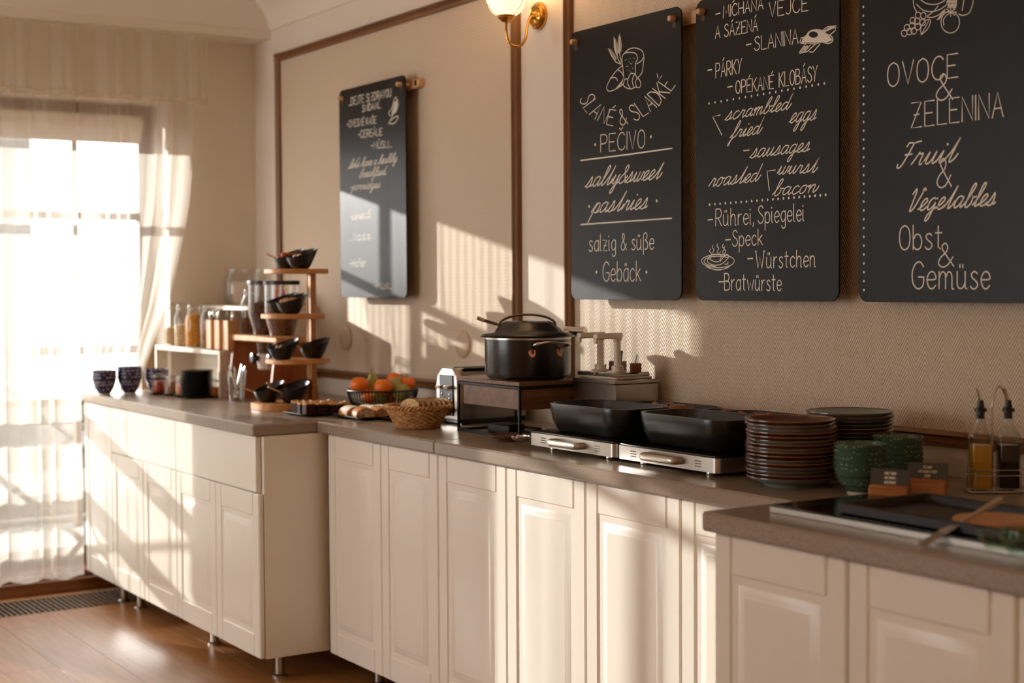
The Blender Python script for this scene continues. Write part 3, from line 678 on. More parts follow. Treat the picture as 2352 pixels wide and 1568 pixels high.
def d2(mb):
    g = grid(1050, 0, 4.126); S = []
    S += [['~', (1580, 735), (1570, 640), (1562, 560), (1580, 510), (1640, 495), (1695, 510), (1710, 560), (1690, 600), (1690, 700)], ['~', (1580, 510), (1630, 465), (1690, 455), (1750, 480), (1770, 540), (1760, 640), (1750, 690), (1715, 735)], ['~', (1700, 605), (1740, 580), (1765, 545)],
          ['~', (1570, 620), (1520, 660), (1470, 720), (1430, 790), (1418, 840), (1440, 865), (1490, 850), (1560, 810), (1575, 790)], ['~', (1450, 740), (1500, 735), (1520, 765)], ['~', (1525, 660), (1560, 690), (1575, 720)],
          ['~', (1575, 800), (1590, 750), (1620, 745), (1640, 700), (1680, 700), (1705, 735), (1730, 760), (1740, 800), (1725, 830), (1690, 825), (1650, 842), (1610, 835), (1580, 815), (1575, 800)], ['~', (1620, 745), (1615, 790), (1640, 835)], ['~', (1680, 705), (1660, 760), (1675, 830)], ['~', (1705, 740), (1690, 780), (1700, 825)],
          ['~', (1555, 610), (1525, 560), (1515, 520)], ['~', (1560, 590), (1545, 540), (1540, 500)], ['~', (1545, 605), (1510, 590), (1495, 580)]]
    lines(mb, [g(s) for s in S], .0026)
    for (x0, y0, x1, y1) in ((1495, 580, 1430, 460), (1515, 525, 1485, 350), (1540, 505, 1540, 320)):
        for k in range(11):
            t = k/10; cx = x0+(x1-x0)*t*.75; cy = y0+(y1-y0)*t*.75; wd = 24*(1-abs(t-.35))
            lines(mb, [g([(cx, cy), (cx-wd*.9, cy-26)]), g([(cx, cy), (cx+wd*.9, cy-26)])], .0018)
        lines(mb, [g([(x0, y0), (x1, y1)])], .002)
    for k in range(16): dot_mesh(mb, 1050+random.uniform(1590, 1680)/4.126, random.uniform(545, 690)/4.126, .0012, BF)
    for k in range(8): lines(mb, [g([(1500+k*8, 845-k*5), (1560+k*2, 770-k*4)])], .0013)
chalk(b2, L2, d2, 'bread_drawing')
# board with the eggs drawing
b3, L3 = blackboard('blackboard listing eggs and sausages, with fried egg and sausage plate drawings', 3.291, 3.855)
def w3(mb):
    T = lambda s, a, b, h0, h1=None, cur=False: text(mb, s, a, b, h0, h1 or h0, SW, BF, cur)
    T('MÍCHANÁ', (1661, 41), (1752.6, 20.6), 28, 25); T('VEJCE', (1766.6, 40), (1856, 24), 34); T('A SÁZENÁ', (1643, 88.5), (1740, 70.3), 28); T('SLANINA', (1732.7, 116.3), (1833, 99.4), 31, 34)
    T('PÁRKY', (1644, 179), (1703.6, 167), 33); T('OPÉKANÉ', (1690, 215), (1777, 203), 29, 31); T('KLOBÁSY', (1789.6, 200), (1877, 185.4), 33, 35)
    lines(mb, [[(1644, 33), (1654, 30)], [(1714, 103), (1725, 101)], [(1625.5, 161.5), (1635, 160)], [(1671, 200), (1682, 198)], [(1707.7, 346), (1720.6, 344.6)], [(1626, 505), (1637, 503.8)], [(1666.5, 551), (1677.7, 550)], [(1717, 594), (1729, 593)], [(1650.8, 647), (1662.4, 646.8)]], .0036)
    for k in range(20): dot_mesh(mb, 1628.5+264.9*k/19, 237.5-46*k/19, .0032, BF)
    for k in range(23): dot_mesh(mb, 1629.7+266.6*k/22, 469.7-22.3*k/22, .0034, BF)
    lines(mb, [[(1654, 264), (1637, 268), (1658, 310)], [(1780.7, 390.4), (1761.8, 392.8), (1767, 437)]], .0032)
    T('scrambled', (1664, 277), (1812, 251), 35, cur=True); T('eggs', (1811, 283), (1872, 275), 42, cur=True); T('fried', (1676, 318), (1745, 307), 36, cur=True); T('sausages', (1721, 363.6), (1857, 347), 38, cur=True)
    T('roasted', (1627, 429.7), (1741, 416), 37, cur=True); T('wurst', (1784, 400.6), (1873, 396), 36, cur=True); T('bacon', (1773, 450), (1875, 441), 35, cur=True)
    T('Rührei,', (1644, 519), (1731, 514.5), 39); T('Spiegelei', (1741, 513), (1846.6, 507), 40); T('Speck', (1682, 565.4), (1751.6, 561.8), 36); T('Würstchen', (1736, 616), (1873, 612), 39); T('Bratwürste', (1664, 666), (1794.5, 667.5), 38)
chalk(b3, L3, w3)
def d3(mb):
    g = grid(1580, 0, 4.126)
    out = [(1062, 400), (1075, 360), (1110, 350), (1150, 300), (1210, 282), (1270, 290), (1310, 320), (1365, 350), (1370, 390), (1330, 412), (1270, 400), (1200, 415), (1130, 405), (1080, 412)]
    pts = [ony(*q, BF) for q in catmull([g([p])[0] for p in out], 4, True)]; n = len(pts)
    yolk = [ony(*g([(1190+44*math.cos(a*math.pi/8), 328-30*math.sin(a*math.pi/8))])[0], BF) for a in range(16)]
    # egg white as a ring round the yolk
    big = [min(pts, key=lambda p: -((p-sum(yolk, Vector())/16).normalized().dot((y-sum(yolk, Vector())/16).normalized()))) for y in yolk]
    mb.add(yolk+big, [(i, (i+1) % 16, 16+(i+1) % 16, 16+i) for i in range(16)])
    S = [['~']+out+[out[0]], [(1275, 290), (1320, 255), (1405, 245), (1395, 290), (1335, 340)], ['~', (1300, 295), (1345, 262), (1400, 262)], [(1120, 410), (1060, 490), (1055, 505), (1100, 495), (1130, 490), (1210, 415)], [(1150, 490), (1185, 495), (1250, 420)], ['~', (1080, 490), (1130, 430)], ['~', (1105, 492), (1160, 425)]]
    lines(mb, [g(s) for s in S], .003)
    for k in range(6): lines(mb, [g([(1065+k*8, 500-k*11), (1090+k*9, 492-k*10)]), g([(1290+k*14, 290-k*6), (1305+k*15, 300-k*7)])], .0035)
chalk(b3, L3, d3, 'egg_drawing')
def d3b(mb):
    h = grid(1580, 340, 4.126); E = lambda cx, cy, rx, ry, a0=0, a1=360: ['~']+[(cx+rx*math.cos(math.radians(a)), cy+ry*math.sin(math.radians(a))) for a in range(a0, a1+1, 20)]
    S = [E(285, 1070, 155, 62), E(285, 1072, 132, 48, 100, 330), E(285, 1100, 120, 50, 10, 170), E(285, 1095, 100, 60, 30, 150), ['~', (195, 1040), (185, 1075), (230, 1105), (300, 1105), (350, 1075), (385, 1030), (375, 1008), (350, 1015), (320, 1055), (270, 1078), (220, 1060), (195, 1040)], ['~', (190, 1040), (230, 1010), (290, 1005), (335, 1015), (345, 1030)], ['~', (350, 1100), (380, 1095), (378, 1075)]]
    for x, t in ((215, 955), (240, 920), (285, 905), (335, 910), (352, 930), (310, 980)): S.append(['~', (x, t), (x-10, t+22), (x+8, t+45), (x-4, t+70), (x, t+95)])
    lines(mb, [h(s) for s in S], .0024)
chalk(b3, L3, d3b, 'sausage_drawing')
# board with the fruit drawing
b4, L4 = blackboard('blackboard about fruit and vegetables with a column of chalk dots', 3.922, 4.486)
def w4(mb):
    for k in range(33): dot_mesh(mb, 1983+k*.04, 16+k*20.3, .0030, BF)
    T = lambda s, a, b, h0, cur=False, w=SW*1.1: text(mb, s, a, b, h0, h0, w, BF, cur)
    T('OVOCE', (2038.7, 200), (2199.6, 176.5), 54); T('&', (2149, 231), (2188, 228), 60); T('ZELENINA', (2093, 293.7), (2303.8, 267.7), 57)
    T('Fruit', (2058, 384), (2192, 371), 54, True, SW*1.3); T('&', (2151, 432), (2185, 428), 66); T('Vegetables', (2080, 486), (2283, 471), 50, True, SW*1.3)
    T('Obst', (2066, 574), (2164, 571), 56); T('&', (2154, 614), (2190, 611), 54); T('Gemüse', (2095, 663), (2273.5, 663), 62)
chalk(b4, L4, w4)
def d4(mb):
    g = grid(1950, 0, 4.127); E = lambda cx, cy, rx, ry, a0=0, a1=360: ['~']+[(cx+rx*math.cos(math.radians(a)), cy+ry*math.sin(math.radians(a))) for a in range(a0, a1+1, 24)]
    S = [E(*q, 26, 30) for q in ((523, 315), (572, 300), (614, 293), (550, 262), (598, 245), (605, 195), (652, 253), (645, 200), (698, 212), (655, 145), (705, 148))]
    S += [E(960, 210, 88, 102), ['~', (610, 0), (615, 60), (640, 110)], ['~', (640, 40), (700, 95), (780, 110), (860, 90), (920, 50)], ['~', (680, 0), (740, 35), (830, 40), (910, 5)], ['~', (740, 160), (790, 165), (850, 140), (910, 90)], ['~', (745, 150), (800, 110), (845, 55)],
          ['~', (685, 330), (680, 270), (720, 200), (765, 185), (770, 220), (740, 280), (685, 330)], [(690, 320), (755, 200)], ['~', (900, 240), (895, 190), (920, 150)], ['~', (1180, 0), (1160, 80), (1130, 130), (1070, 145), (1040, 130)], [(1090, 0), (1072, 100)], ['~', (925, 45), (930, 10), (950, 0)], ['~', (1020, 0), (1015, 60), (990, 80)]]
    for a in range(8): S.append([(965, 115), (965+55*math.cos(a*.785), 115+42*math.sin(a*.785))])
    for a in range(6): S.append([(935+a*14, 5), (950+a*12, 75)]); S.append([(1015-a*14, 5), (995-a*12, 75)]); S.append([(835+a*10, 185-a*14), (865+a*9, 175-a*14)])
    lines(mb, [g(s) for s in S], .0022)
chalk(b4, L4, d4, 'fruit_drawing')
# wooden peg rails the boards hang on
def peg_rail(label, x0, x1):
    m = MB(); r = .018
    m.loft([[(x, -.0105+(-.0105 if True else 0)*0 + yy, 2.100+zz) for yy, zz in ((.0105, -r), (-.019, -r), (-.019, r), (.0105, r))] for x in (x0, x1)])
    o = m.build('peg_rail', M['peg'], None, 30, label=label, cat='rail')
    e = MB().at(x1, .0, 2.100, rx=math.radians(90)); e.lathe([(0, .0), (r, 0), (r, .0295), (0, .0295)], 20); e.build('rounded_end', M['peg'], o)
    return o
peg_rail('light wooden peg rail behind the lone blackboard', .99, 1.610); peg_rail('long light wooden peg rail behind the three neighbouring blackboards', 2.66, 4.52)

# round covers on the wallpaper
for (px, py), lb in (((797, 776), 'round beige wall cover behind the tiered wooden stand'), ((1066, 790), 'round beige wall cover behind the black pot')):
    p = ony(px, py, 0); m = MB().at(p.x, -.003, p.z, rx=math.radians(90)); m.lathe([(.052, 0), (.052, .004), (.049, .007), (.03, .0095), (0, .010)], 40)
    m.build('wall_cover', plain('beige cover plastic', 'c3a98a', .5), None, label=lb, cat='cover')

# wall lamp on the pilaster
def wall_lamp():
    c = ony(1240, 37, 0); t = thing('wall_lamp', 'brass wall lamp with a glowing opal glass shade', 'lamp', (c.x, 0, c.z))
    pl = MB().at(0, 0, 0, rx=math.radians(90)); pl.lathe([(.045, 0), (.046, .004), (.045, .012), (.040, .017), (.036, .015), (.032, .019), (.024, .017), (.015, .022), (.010, .034), (0, .036)], 40); pl.build('wall_plate', M['brass'], t)
    # arm runs out from the plate, dips and rises to the cup
    Yc = -.17; q = lambda x, y, Y: ony(x, y, Y)-Vector((c.x, 0, c.z))
    arm = [q(1237, 37, -.03), q(1226, 37, -.05), q(1217, 42, -.07), q(1211, 62, -.09), q(1208, 85, -.11), q(1200, 101, -.125), q(1188, 107, -.14), q(1175, 103, -.155), q(1166, 90, -.165), q(1163, 72, -.17), q(1163, 52, -.17)]
    MB().tube(catmull([tuple(p) for p in arm], 4), .0045, 10).build('arm', M['brass'], t)
    u = q(1163, 52, Yc); s = mpp(u+Vector((c.x, 0, c.z)))
    cup = MB().at(u.x, u.y, u.z); cup.lathe([(.006, 0), (.012, .001), (.022, .010), (.029, .016), (.027, .019), (.030, .022), (0, .022)], 32); cup.build('cup', M['brass'], t)
    op = NT('opal glass lit'); op.base('fff0d8'); op.set(.35, 0, .5); op.b.inputs['Emission Color'].default_value = (1, .72, .42, 1); op.b.inputs['Emission Strength'].default_value = 1.6
    gl = MB().at(u.x, u.y, u.z+.020); gl.lathe([(.026, 0), (.044, .011), (.058, .030), (.065, .055), (.062, .082), (.053, .104), (.050, .115), (.047, .115), (.051, .102), (.060, .081), (.062, .055), (.055, .032), (.041, .014), (.0, .004)], 40); gl.build('shade', op.m, t)
    for k in range(3):
        a = k*2.1+.3; MB().tube(catmull([(u.x+r*math.cos(a), u.y+r*math.sin(a), u.z+z) for r, z in ((.03, .02), (.062, .050), (.070, .078), (.062, .108), (.066, .118))], 4), .0012, 6).build('wire_clip', M['brass'], t)
    lt = bpy.data.lights.new('lamp_bulb', 'POINT'); lt.energy = 5; lt.color = (1, .66, .36); lt.shadow_soft_size = .03
    lo = bpy.data.objects.new('bulb_light', lt); col.objects.link(lo); lo.parent = t; lo.location = (u.x, u.y, u.z+.15)
wall_lamp()

# ------------------------------------------------------------------ things on the deep counter
def spot(px, X, z=TOP):
    a, b = 560, 1700
    for _ in range(40):
        m = (a+b)/2
        if onz(px, m, z).x < X: a = m
        else: b = m
    return onz(px, a, z)
ORD = ['bottom', 'second', 'third', 'fourth', 'fifth', 'sixth', 'seventh', 'eighth', 'ninth', 'tenth', 'eleventh', 'twelfth', 'thirteenth', 'fourteenth', 'fifteenth', 'sixteenth']
def rank(k, n): return 'topmost' if k == n-1 else ('lowest' if k == 0 else ORD[k]+' from the bottom')
M['black'] = plain('black stoneware glaze', '191919', .27, 0, .5, var=.25, scale=14)
M['blackmatt'] = plain('black melamine', '151617', .30, 0, .5)
M['slate'] = plain('slate tray', '1f1d1c', .5, 0, .4, var=.2, scale=40)
M['lightwood'] = wood('sunny ash wood', 'c08a55', 'd9ab78', 2, 1, .45)
M['acacia'] = wood('acacia board', 'b2763f', 'd39a60', 1, 1, .42)
M['redwood'] = wood('reddish side board', '8d4a22', 'a8602f', 2, 1, .45)
M['riser'] = wood('whitewashed riser', 'cbbba5', 'ddd0bc', 0, 1, .5)
M['spoon'] = plain('spoon steel', 'cfcac0', .16, 1)
M['glasslid'] = M['clear']
def speckle(name, c1, c2, c3, sc=120):
    t = NT(name); v = t.obj(); n = t.noise(sc, 3, v); t.base(t.ramp(n, [(.3, c1), (.5, c2), (.7, c3)])); t.set(.8, 0, .2); t.bump(n, .8, .004); return t.m
M['oats'] = speckle('oat flakes', '9a7a54', 'c8a77c', 'dcc39c'); M['corn'] = speckle('corn flakes', 'b06a14', 'd58f2a', 'e8ad4e'); M['granola'] = speckle('dark granola', '3a1e12', '6b3d24', '9a6a44'); M['choco'] = speckle('chocolate cereal', '2c1710', '4e2d1e', '7d5640'); M['seeds'] = speckle('brown seeds', '7a4f2c', 'a9744a', 'c99a6a')
def purple_m():
    t = NT('indigo painted bowl'); v = t.obj(); sp = t.n('ShaderNodeSeparateXYZ'); t.l(v, sp.inputs[0]); z = sp.outputs[2]
    vo = t.n('ShaderNodeTexVoronoi'); vo.inputs['Scale'].default_value = 85; t.l(v, vo.inputs['Vector'])
    dots = t.math('LESS_THAN', vo.outputs['Distance'], .38); band = t.math('LESS_THAN', t.math('PINGPONG', t.math('ADD', z, .004), .014), .0075)
    line = t.math('LESS_THAN', t.math('PINGPONG', z, .0215), .0012)
    f = t.math('MAXIMUM', t.math('MULTIPLY', dots, band), line); t.base(t.mix(t.math('LESS_THAN', z, .006), t.mix(f, '2c2547', 'b9b2bd'), 'd8cfc0')); t.set(.22, 0, .5); return t.m
M['purple'] = purple_m()
def bowl_mesh(name, r, h, foot, mat, t=.0024, seg=36, belly=.62):
    pr = [(0, .004), (foot*.8, .004), (foot*.8, 0), (foot, 0), (foot*1.02, .008), (r*.56, h*.14), (r*.75, h*.34), (r*.90, h*.64), (r, h-.002), (r-.0005, h), (r-t+.0005, h), (r-t, h-.003), (r*.90-t, h*.64), (r*.75-t, h*.345), (foot*1.15, .0133), (0, .0125)]
    return MB().lathe(pr, seg).mesh(name, mat)
pb = bowl_mesh('bowl', .0525, .078, .025, M['purple'])
for (px, X, n), lb in zip(((240, .225, 3), (298, .235, 4), (360, .245, 3)), ('indigo patterned breakfast bowl in the stack nearest the curtain', 'indigo patterned breakfast bowl in the middle stack of three', 'indigo patterned breakfast bowl in the stack behind the jam jars')):
    p = spot(px, X)
    for k in range(n): link('breakfast_bowl', pb, None, lb+', '+rank(k, n), 'bowl', 'indigo bowls by the curtain', loc=(p.x+random.uniform(-.001, .001), p.y+random.uniform(-.001, .001), TOP+k*.0135), rz=k*1.3)
# jam jars on small black saucers
def clip_jar(name, label, cat, loc, r, h, fill, fillh, group=None, neck=.78, clip=True, rz=0):
    t = thing(name, label, cat, loc, rz, group)
    nr = r*neck; MB().lathe([(0, .002), (r*.9, .002), (r, .010), (r, h*.62), (r*.97, h*.68), (nr*1.02, h*.82), (nr, h*.86), (nr, h*.90)], 28).build('glass_body', M['clear'], t)
    ri = r-.004; top = fillh*h; fp = [(0, .005), (ri*.9, .005), (ri, .014)]
    fp += [(ri, top), (ri*.6, top+.004), (0, top+.002)] if top < h*.66 else [(ri, h*.62), (max(nr-.003, .01), min(top, h*.84)), (0, min(top, h*.84)+.002)]
    MB().lathe(fp, 24).build('contents', fill, t)
    MB().lathe([(nr*1.03, h*.885), (nr*1.08, h*.90), (nr*1.08, h*.93), (nr*.95, h*.97), (0, h*.985)], 28).build('glass_lid', M['clear'], t)
    MB().lathe([(nr*1.02, h*.88), (nr*1.10, h*.885), (nr*1.10, h*.895), (nr*1.02, h*.90)], 28).build('rubber_ring', plain('rubber ring', 'd8cdbd', .6), t)
    if clip:
        ring = [(nr*1.06*math.cos(a*math.pi/12), nr*1.06*math.sin(a*math.pi/12), h*.85) for a in range(24)]
        w = MB().tube(ring, .0012, 6, True)
        for s in (-1, 1): w.tube([(nr*1.08*s, 0, h*.85), (nr*1.22*s, 0, h*.90), (nr*1.1*s, 0, h*.96), (nr*.4*s, 0, h*1.0)], .0012, 6)
        w.tube([(nr*.4, 0, h*1.0), (-nr*.4, 0, h*1.0)], .0012, 6); w.tube([(nr*1.1, .006, h*.86), (nr*1.2, .004, h*.74), (nr*1.1, -.006, h*.86)], .0012, 6); w.build('wire_clip', M['steel'], t)
    return t
sau = MB().lathe([(0, .002), (.024, .002), (.026, 0), (.03, .001), (.040, .008), (.0405, .0095), (.039, .0095), (.03, .004), (0, .004)], 32).mesh('saucer', M['blackmatt'])
jam = plain('strawberry jam', 'a3341c', .25, 0, .5, var=.3, scale=90); spread = plain('hazelnut spread', '8a5230', .4, var=.15, scale=50); honey = plain('apricot jam', 'd0742a', .3, var=.2, scale=60)
for (px, X), f, lb in (((366, .36), jam, 'red strawberry jam'), ((398, .46), spread, 'brown hazelnut spread'), ((421, .55), honey, 'orange apricot jam')):
    p = spot(px, X); link('saucer', sau, None, 'small black saucer under the jar of '+lb, 'saucer', 'jar saucers', loc=(p.x, p.y, TOP))
    clip_jar('jam_jar', 'short clip-top glass jar of '+lb, 'jar', (p.x, p.y, TOP+.004), .031, .086, f, .62, 'jam jars', .86, True, 2.2)
p = spot(497, .70); link('saucer', sau, None, 'small black saucer beside the riser post, behind the black plates', 'saucer', 'jar saucers', loc=(p.x-.03, p.y, TOP))
clip_jar('jam_jar', 'amber marmalade jar half hidden behind the stack of small black plates', 'jar', (p.x-.03, p.y, TOP+.004), .030, .075, honey, .5, 'jam jars', .86, True, 2.2)
# stack of small black plates
p = spot(452, .64); pm_ = MB().lathe([(0, .003), (.036, .003), (.038, 0), (.042, 0), (.045, .004), (.062, .009), (.068, .0125), (.0685, .0145), (.066, .0145), (.060, .011), (.043, .007), (0, .006)], 40).mesh('small_plate', M['blackmatt'])
for k in range(13): link('small_plate', pm_, None, 'small black dessert plate in the deep counter stack, '+rank(k, 13), 'plate', 'stack of small black plates', loc=(p.x+random.uniform(-.0012, .0012), p.y+random.uniform(-.0012, .0012), TOP+k*.0084), rz=k*.7)
# low riser box
FR = onz(505, 915, TOP); rx1, ry0 = .72, -.475; RH = .197; rx0 = ony(356, 805, ry0).x; ry1 = -.300
rs = thing('riser_box', 'pale open-fronted riser box under the row of cereal jars', 'riser', ((rx0+rx1)/2, (ry0+ry1)/2, TOP)); hx, hy = (rx1-rx0)/2, (ry1-ry0)/2
MB().box(-hx, hx, -hy, hy, RH-.02, RH, .002).build('top_board', M['riser'], rs)
for s in (-1, 1): MB().box(s*hx-(.018 if s > 0 else 0), s*hx+(.018 if s < 0 else 0), -hy, hy, 0, RH-.02, .001).build('side_board', M['riser'], rs)
MB().box(-hx+.018, hx-.018, hy-.02, hy-.005, 0, RH-.02).build('back_board', M['riser'], rs, 0)
zj = TOP+RH
for px, f, fh, lb in ((399, M['oats'], .42, 'tall clip-top glass jar of pale oat flakes, first on the riser beside the curtain'), (421, M['oats'], .50, 'tall clip-top glass jar of oat flakes next to the corn flakes'), (447, M['corn'], .74, 'tall clip-top glass jar of golden corn flakes'), (482, M['seeds'], .55, 'tall clip-top glass jar of brown seeds beside the cutlery boxes')):
    q = ony(px, 800, -.425); clip_jar('cereal_jar', lb, 'jar', (q.x, -.425, zj), .040, .192, f, fh, 'tall cereal jars', .66, True, 2.0)
# wooden cutlery boxes
def spoon(parent, p0, p1, r=.012, name='spoon', mat=None, label=None, cat=None, group=None, bowl=.045):
    p0, p1 = Vector(p0), Vector(p1); d = (p1-p0).normalized(); L = (p1-p0).length; m = MB()
    side = d.cross(Vector((0, 0, 1))); side = side.normalized() if side.length > .01 else Vector((1, 0, 0)); nn = side.cross(d)
    m.tube([p0, p0+d*(L*.35), p0+d*(L-bowl)], [.0032, .0026, .002], 8, flat=.6)
    rings = []
    for i in range(9):
        t = i/8; w = r*math.sin(math.pi*min(1, (t*.92+.06)))**.7; dep = .005*math.sin(math.pi*t); c = p0+d*(L-bowl+bowl*t)
        rings.append([c+side*(w*math.cos(a*math.pi/5))+nn*(w*.28*math.sin(a*math.pi/5)-dep) for a in range(10)])
    m.loft(rings); o = m.build(name, mat or M['spoon'], parent, 50)
    return tag(o, label, cat, group)
for k, px in enumerate((495, 514, 534)):
    q = ony(px, 806, -.44); b = thing('cutlery_box', ('pale wooden cutlery box on the riser, touching the seed jar', 'pale wooden cutlery box between the two other cutlery boxes', 'pale wooden cutlery box on the riser, nearest the cereal dispenser')[k], 'box', (q.x, -.445, zj), 0, 'wooden cutlery boxes'); a = .025
    bm_ = MB(); 
    for (x0, x1, y0, y1) in ((-a, -a+.005, -a, a), (a-.005, a, -a, a), (-a+.005, a-.005, -a, -a+.005), (-a+.005, a-.005, a-.005, a)): bm_.box(x0, x1, y0, y1, .0, .125, .0006)
    bm_.box(-a, a, -a, a, 0, .005); bm_.build('box', M['lightwood'], b)
    for j in range(3):
        x = q.x-.012+j*.012; y = -.445+random.uniform(-.012, .012); spoon(None, (x, y, zj+.008), (x+random.uniform(-.008, .008), y+random.uniform(-.02, .02), zj+.165), .011, label='steel teaspoon standing in a wooden cutlery box on the riser', cat='spoon', group='teaspoons in the wooden boxes')
# tall back shelf with packets
zb = ony(500, 702, -.29).z; bs = thing('back_shelf', 'pale tall riser against the wall behind the jars, with packets on it', 'riser', (.33, -.155, TOP)); bh = zb-TOP
MB().box(-.30, .36, -.135, .135, bh-.018, bh, .002).build('top_board', M['riser'], bs)
for x in (-.291, .351): MB().box(x-.009, x+.009, -.135, .135, 0, bh-.018).build('side_board', M['riser'], bs, 0)
# clear bag with vegetable print
def packet(name, label, px, Y, w, d, h, mat, parts=(), top=.4):
    q = ony(px, 697, Y); t = thing(name, label, 'packet', (q.x, Y, zb), math.radians(-28)); rings = []
    for z, k, e in ((0, .86, 1), (.01, 1, 1), (h*.45, 1.04, 1.1), (h*.8, .92, .55), (h*.93, .86, .16), (h, .84, .08)):
        rings.append([(x*k, y*e, z) for x, y in rrect(d/2, w/2, .012, 3)][::1])
    MB().loft(rings).build('bag', mat, t)
    return t
film = sheer('milky packet film', .35, 'efe6da'); 
t = packet('snack_bag', 'clear bag with green and orange vegetable print on the back shelf', 479, -.12, .052, .05, .155, film)
for (z0, z1, c, nm) in ((.02, .06, 'c77a3e', 'print_patch'), (.062, .105, '7f9a5a', 'print_patch'), (.108, .122, 'c2502e', 'print_patch')): MB().loft([[(x*1.02, y*1.03, z) for x, y in rrect(.026, .014, .008, 3)] for z in (z0, z1)]).build(nm, plain('print '+c, c, .5), t)
def glass_jar(name, label, px, Y, r, h, fill=None, fh=.5):
    q = ony(px, 697, Y); t = thing(name, label, 'jar', (q.x, Y, zb)); MB().lathe([(0, .002), (r*.92, .002), (r, .012), (r, h*.72), (r*.86, h*.86), (r*.82, h*.9), (r*.84, h)], 32).build('glass_body', M['clear'], t)
    return t, q
t, q = glass_jar('storage_jar', 'wide clear glass jar of tea packets on the back shelf', 549, -.13, .068, .165)
tb_ = MB().box(-.03, .03, -.0015, .0015, 0, .105, .001).mesh('tea_packet', plain('pale tea paper', 'e4cfc0', .7, var=.15, scale=25)); tb2 = MB().box(-.03, .03, -.0015, .0015, 0, .1, .001).mesh('tea_packet', plain('brown tea paper', 'a67c58', .7, var=.15, scale=25))
for k in range(9): link('tea_packet', tb_ if k % 3 else tb2, None, 'paper tea packet inside the wide glass jar', 'packet', 'tea packets in the jar', loc=(q.x-.018+.0045*k, -.13, zb+.004), rz=math.radians(78+random.uniform(-12, 12)))
glass_jar('storage_jar', 'narrow clear glass jar behind the cereal dispenser', 603, -.10, .036, .165)
rd = packet('snack_bag', 'red foil sachet on the back shelf above the cereal dispenser', 641, -.10, .05, .03, .115, plain('red foil', 'b5513c', .35, var=.2, scale=30))
ck = MB().box(-.022, .022, -.02, .02, 0, .055, .002); q = ony(733, 697, -.10); ck.at(0, 0, 0).build('wooden_box', M['lightwood'], None, label='small wooden box at the end of the back shelf by the tiered stand', cat='box', loc=(.645, -.06, zb))

# cereal dispenser
DY = -.37; XA = .80
def dispenser():
    cx2 = ony(648, 780, DY).x; cx1 = ony(610, 780, DY).x; x0, x1 = XA, cx2+.105; cxm = (x0+x1)/2
    t = thing('cereal_dispenser', 'wooden cereal dispenser stand with two clear canisters of dark cereal', 'dispenser', (cxm, DY, TOP)); zt = .262
    for x in (x0, x1):
        pr = [(-.105, 0), (.105, 0), (.075, zt-.02), (-.075, zt-.02)]; m = MB(); xx = x-cxm; m.loft([[(xx-.009, y, z) for y, z in pr], [(xx+.009, y, z) for y, z in pr]]); m.build('side_board', M['redwood'], t, 30)
    MB().box(x0-cxm-.03, x1-cxm+.03, -.085, .085, zt-.02, zt+.004, .004).build('top_board', M['lightwood'], t)
    for cx in (cx1, cx2):
        r = .069; c = MB().at(cx-cxm, 0, 0); z1 = .475
        c.lathe([(.030, .185), (.033, .20), (.052, .285), (r, .345), (r, z1)], 36); c.build('canister', M['clear'], t)
        f = MB().at(cx-cxm, 0, 0); f.lathe([(0, .192), (.028, .194), (.031, .205), (.049, .287), (r-.004, .347), (r-.004, .395), (.03, .402), (0, .400)], 28); f.build('cereal', M['choco'] if cx == cx1 else M['granola'], t)
        l = MB().at(cx-cxm, 0, 0); l.lathe([(0, z1+.008), (r+.003, z1+.008), (r+.004, z1+.003), (r+.004, z1-.008), (r+.001, z1-.008)], 36); l.build('lid', M['blackmatt'], t)
        s = MB().at(cx-cxm, 0, 0); s.lathe([(.034, .19), (.036, .165), (.032, .13), (.026, .125), (.024, .13), (.028, .165), (.03, .19)], 28); s.build('spout', plain('milky plastic', 'cdbfae', .35), t)
        k = MB().at(cx-cxm, -.028, .172, rx=math.radians(90)); k.lathe([(.012, 0), (.012, .018), (.021, .02), (.021, .034), (.012, .037), (0, .037)], 20); k.build('knob', M['blackmatt'], t)
    return x0, t
dx0, _ = dispenser()
q = ony(561, 778, DY-.02); clip_jar('granola_jar', 'rounded glass jar of dark granola on the dispenser stand', 'jar', (dx0+.005, DY-.005, TOP+.266), .037, .19, M['granola'], .5, None, .6, True, 2.0)
# glass of spoons
p = spot(544, .915); gt = thing('drinking_glass', 'clear drinking glass full of small spoons', 'glass', (p.x, p.y, TOP))
MB().lathe([(0, .006), (.026, .006), (.028, 0), (.030, .001), (.041, .125), (.0395, .125), (.028, .010), (0, .009)], 28).build('glass_body', M['clear'], gt)
for k in range(7):
    a = k*.9; spoon(None, (p.x+.033*math.cos(a+.3), p.y+.033*math.sin(a+.3), TOP+.135+.006*(k % 3)), (p.x-.012*math.cos(a), p.y-.012*math.sin(a), TOP+.014), .009, label='small steel spoon standing in the drinking glass', cat='spoon', group='spoons in the glass', bowl=.035)

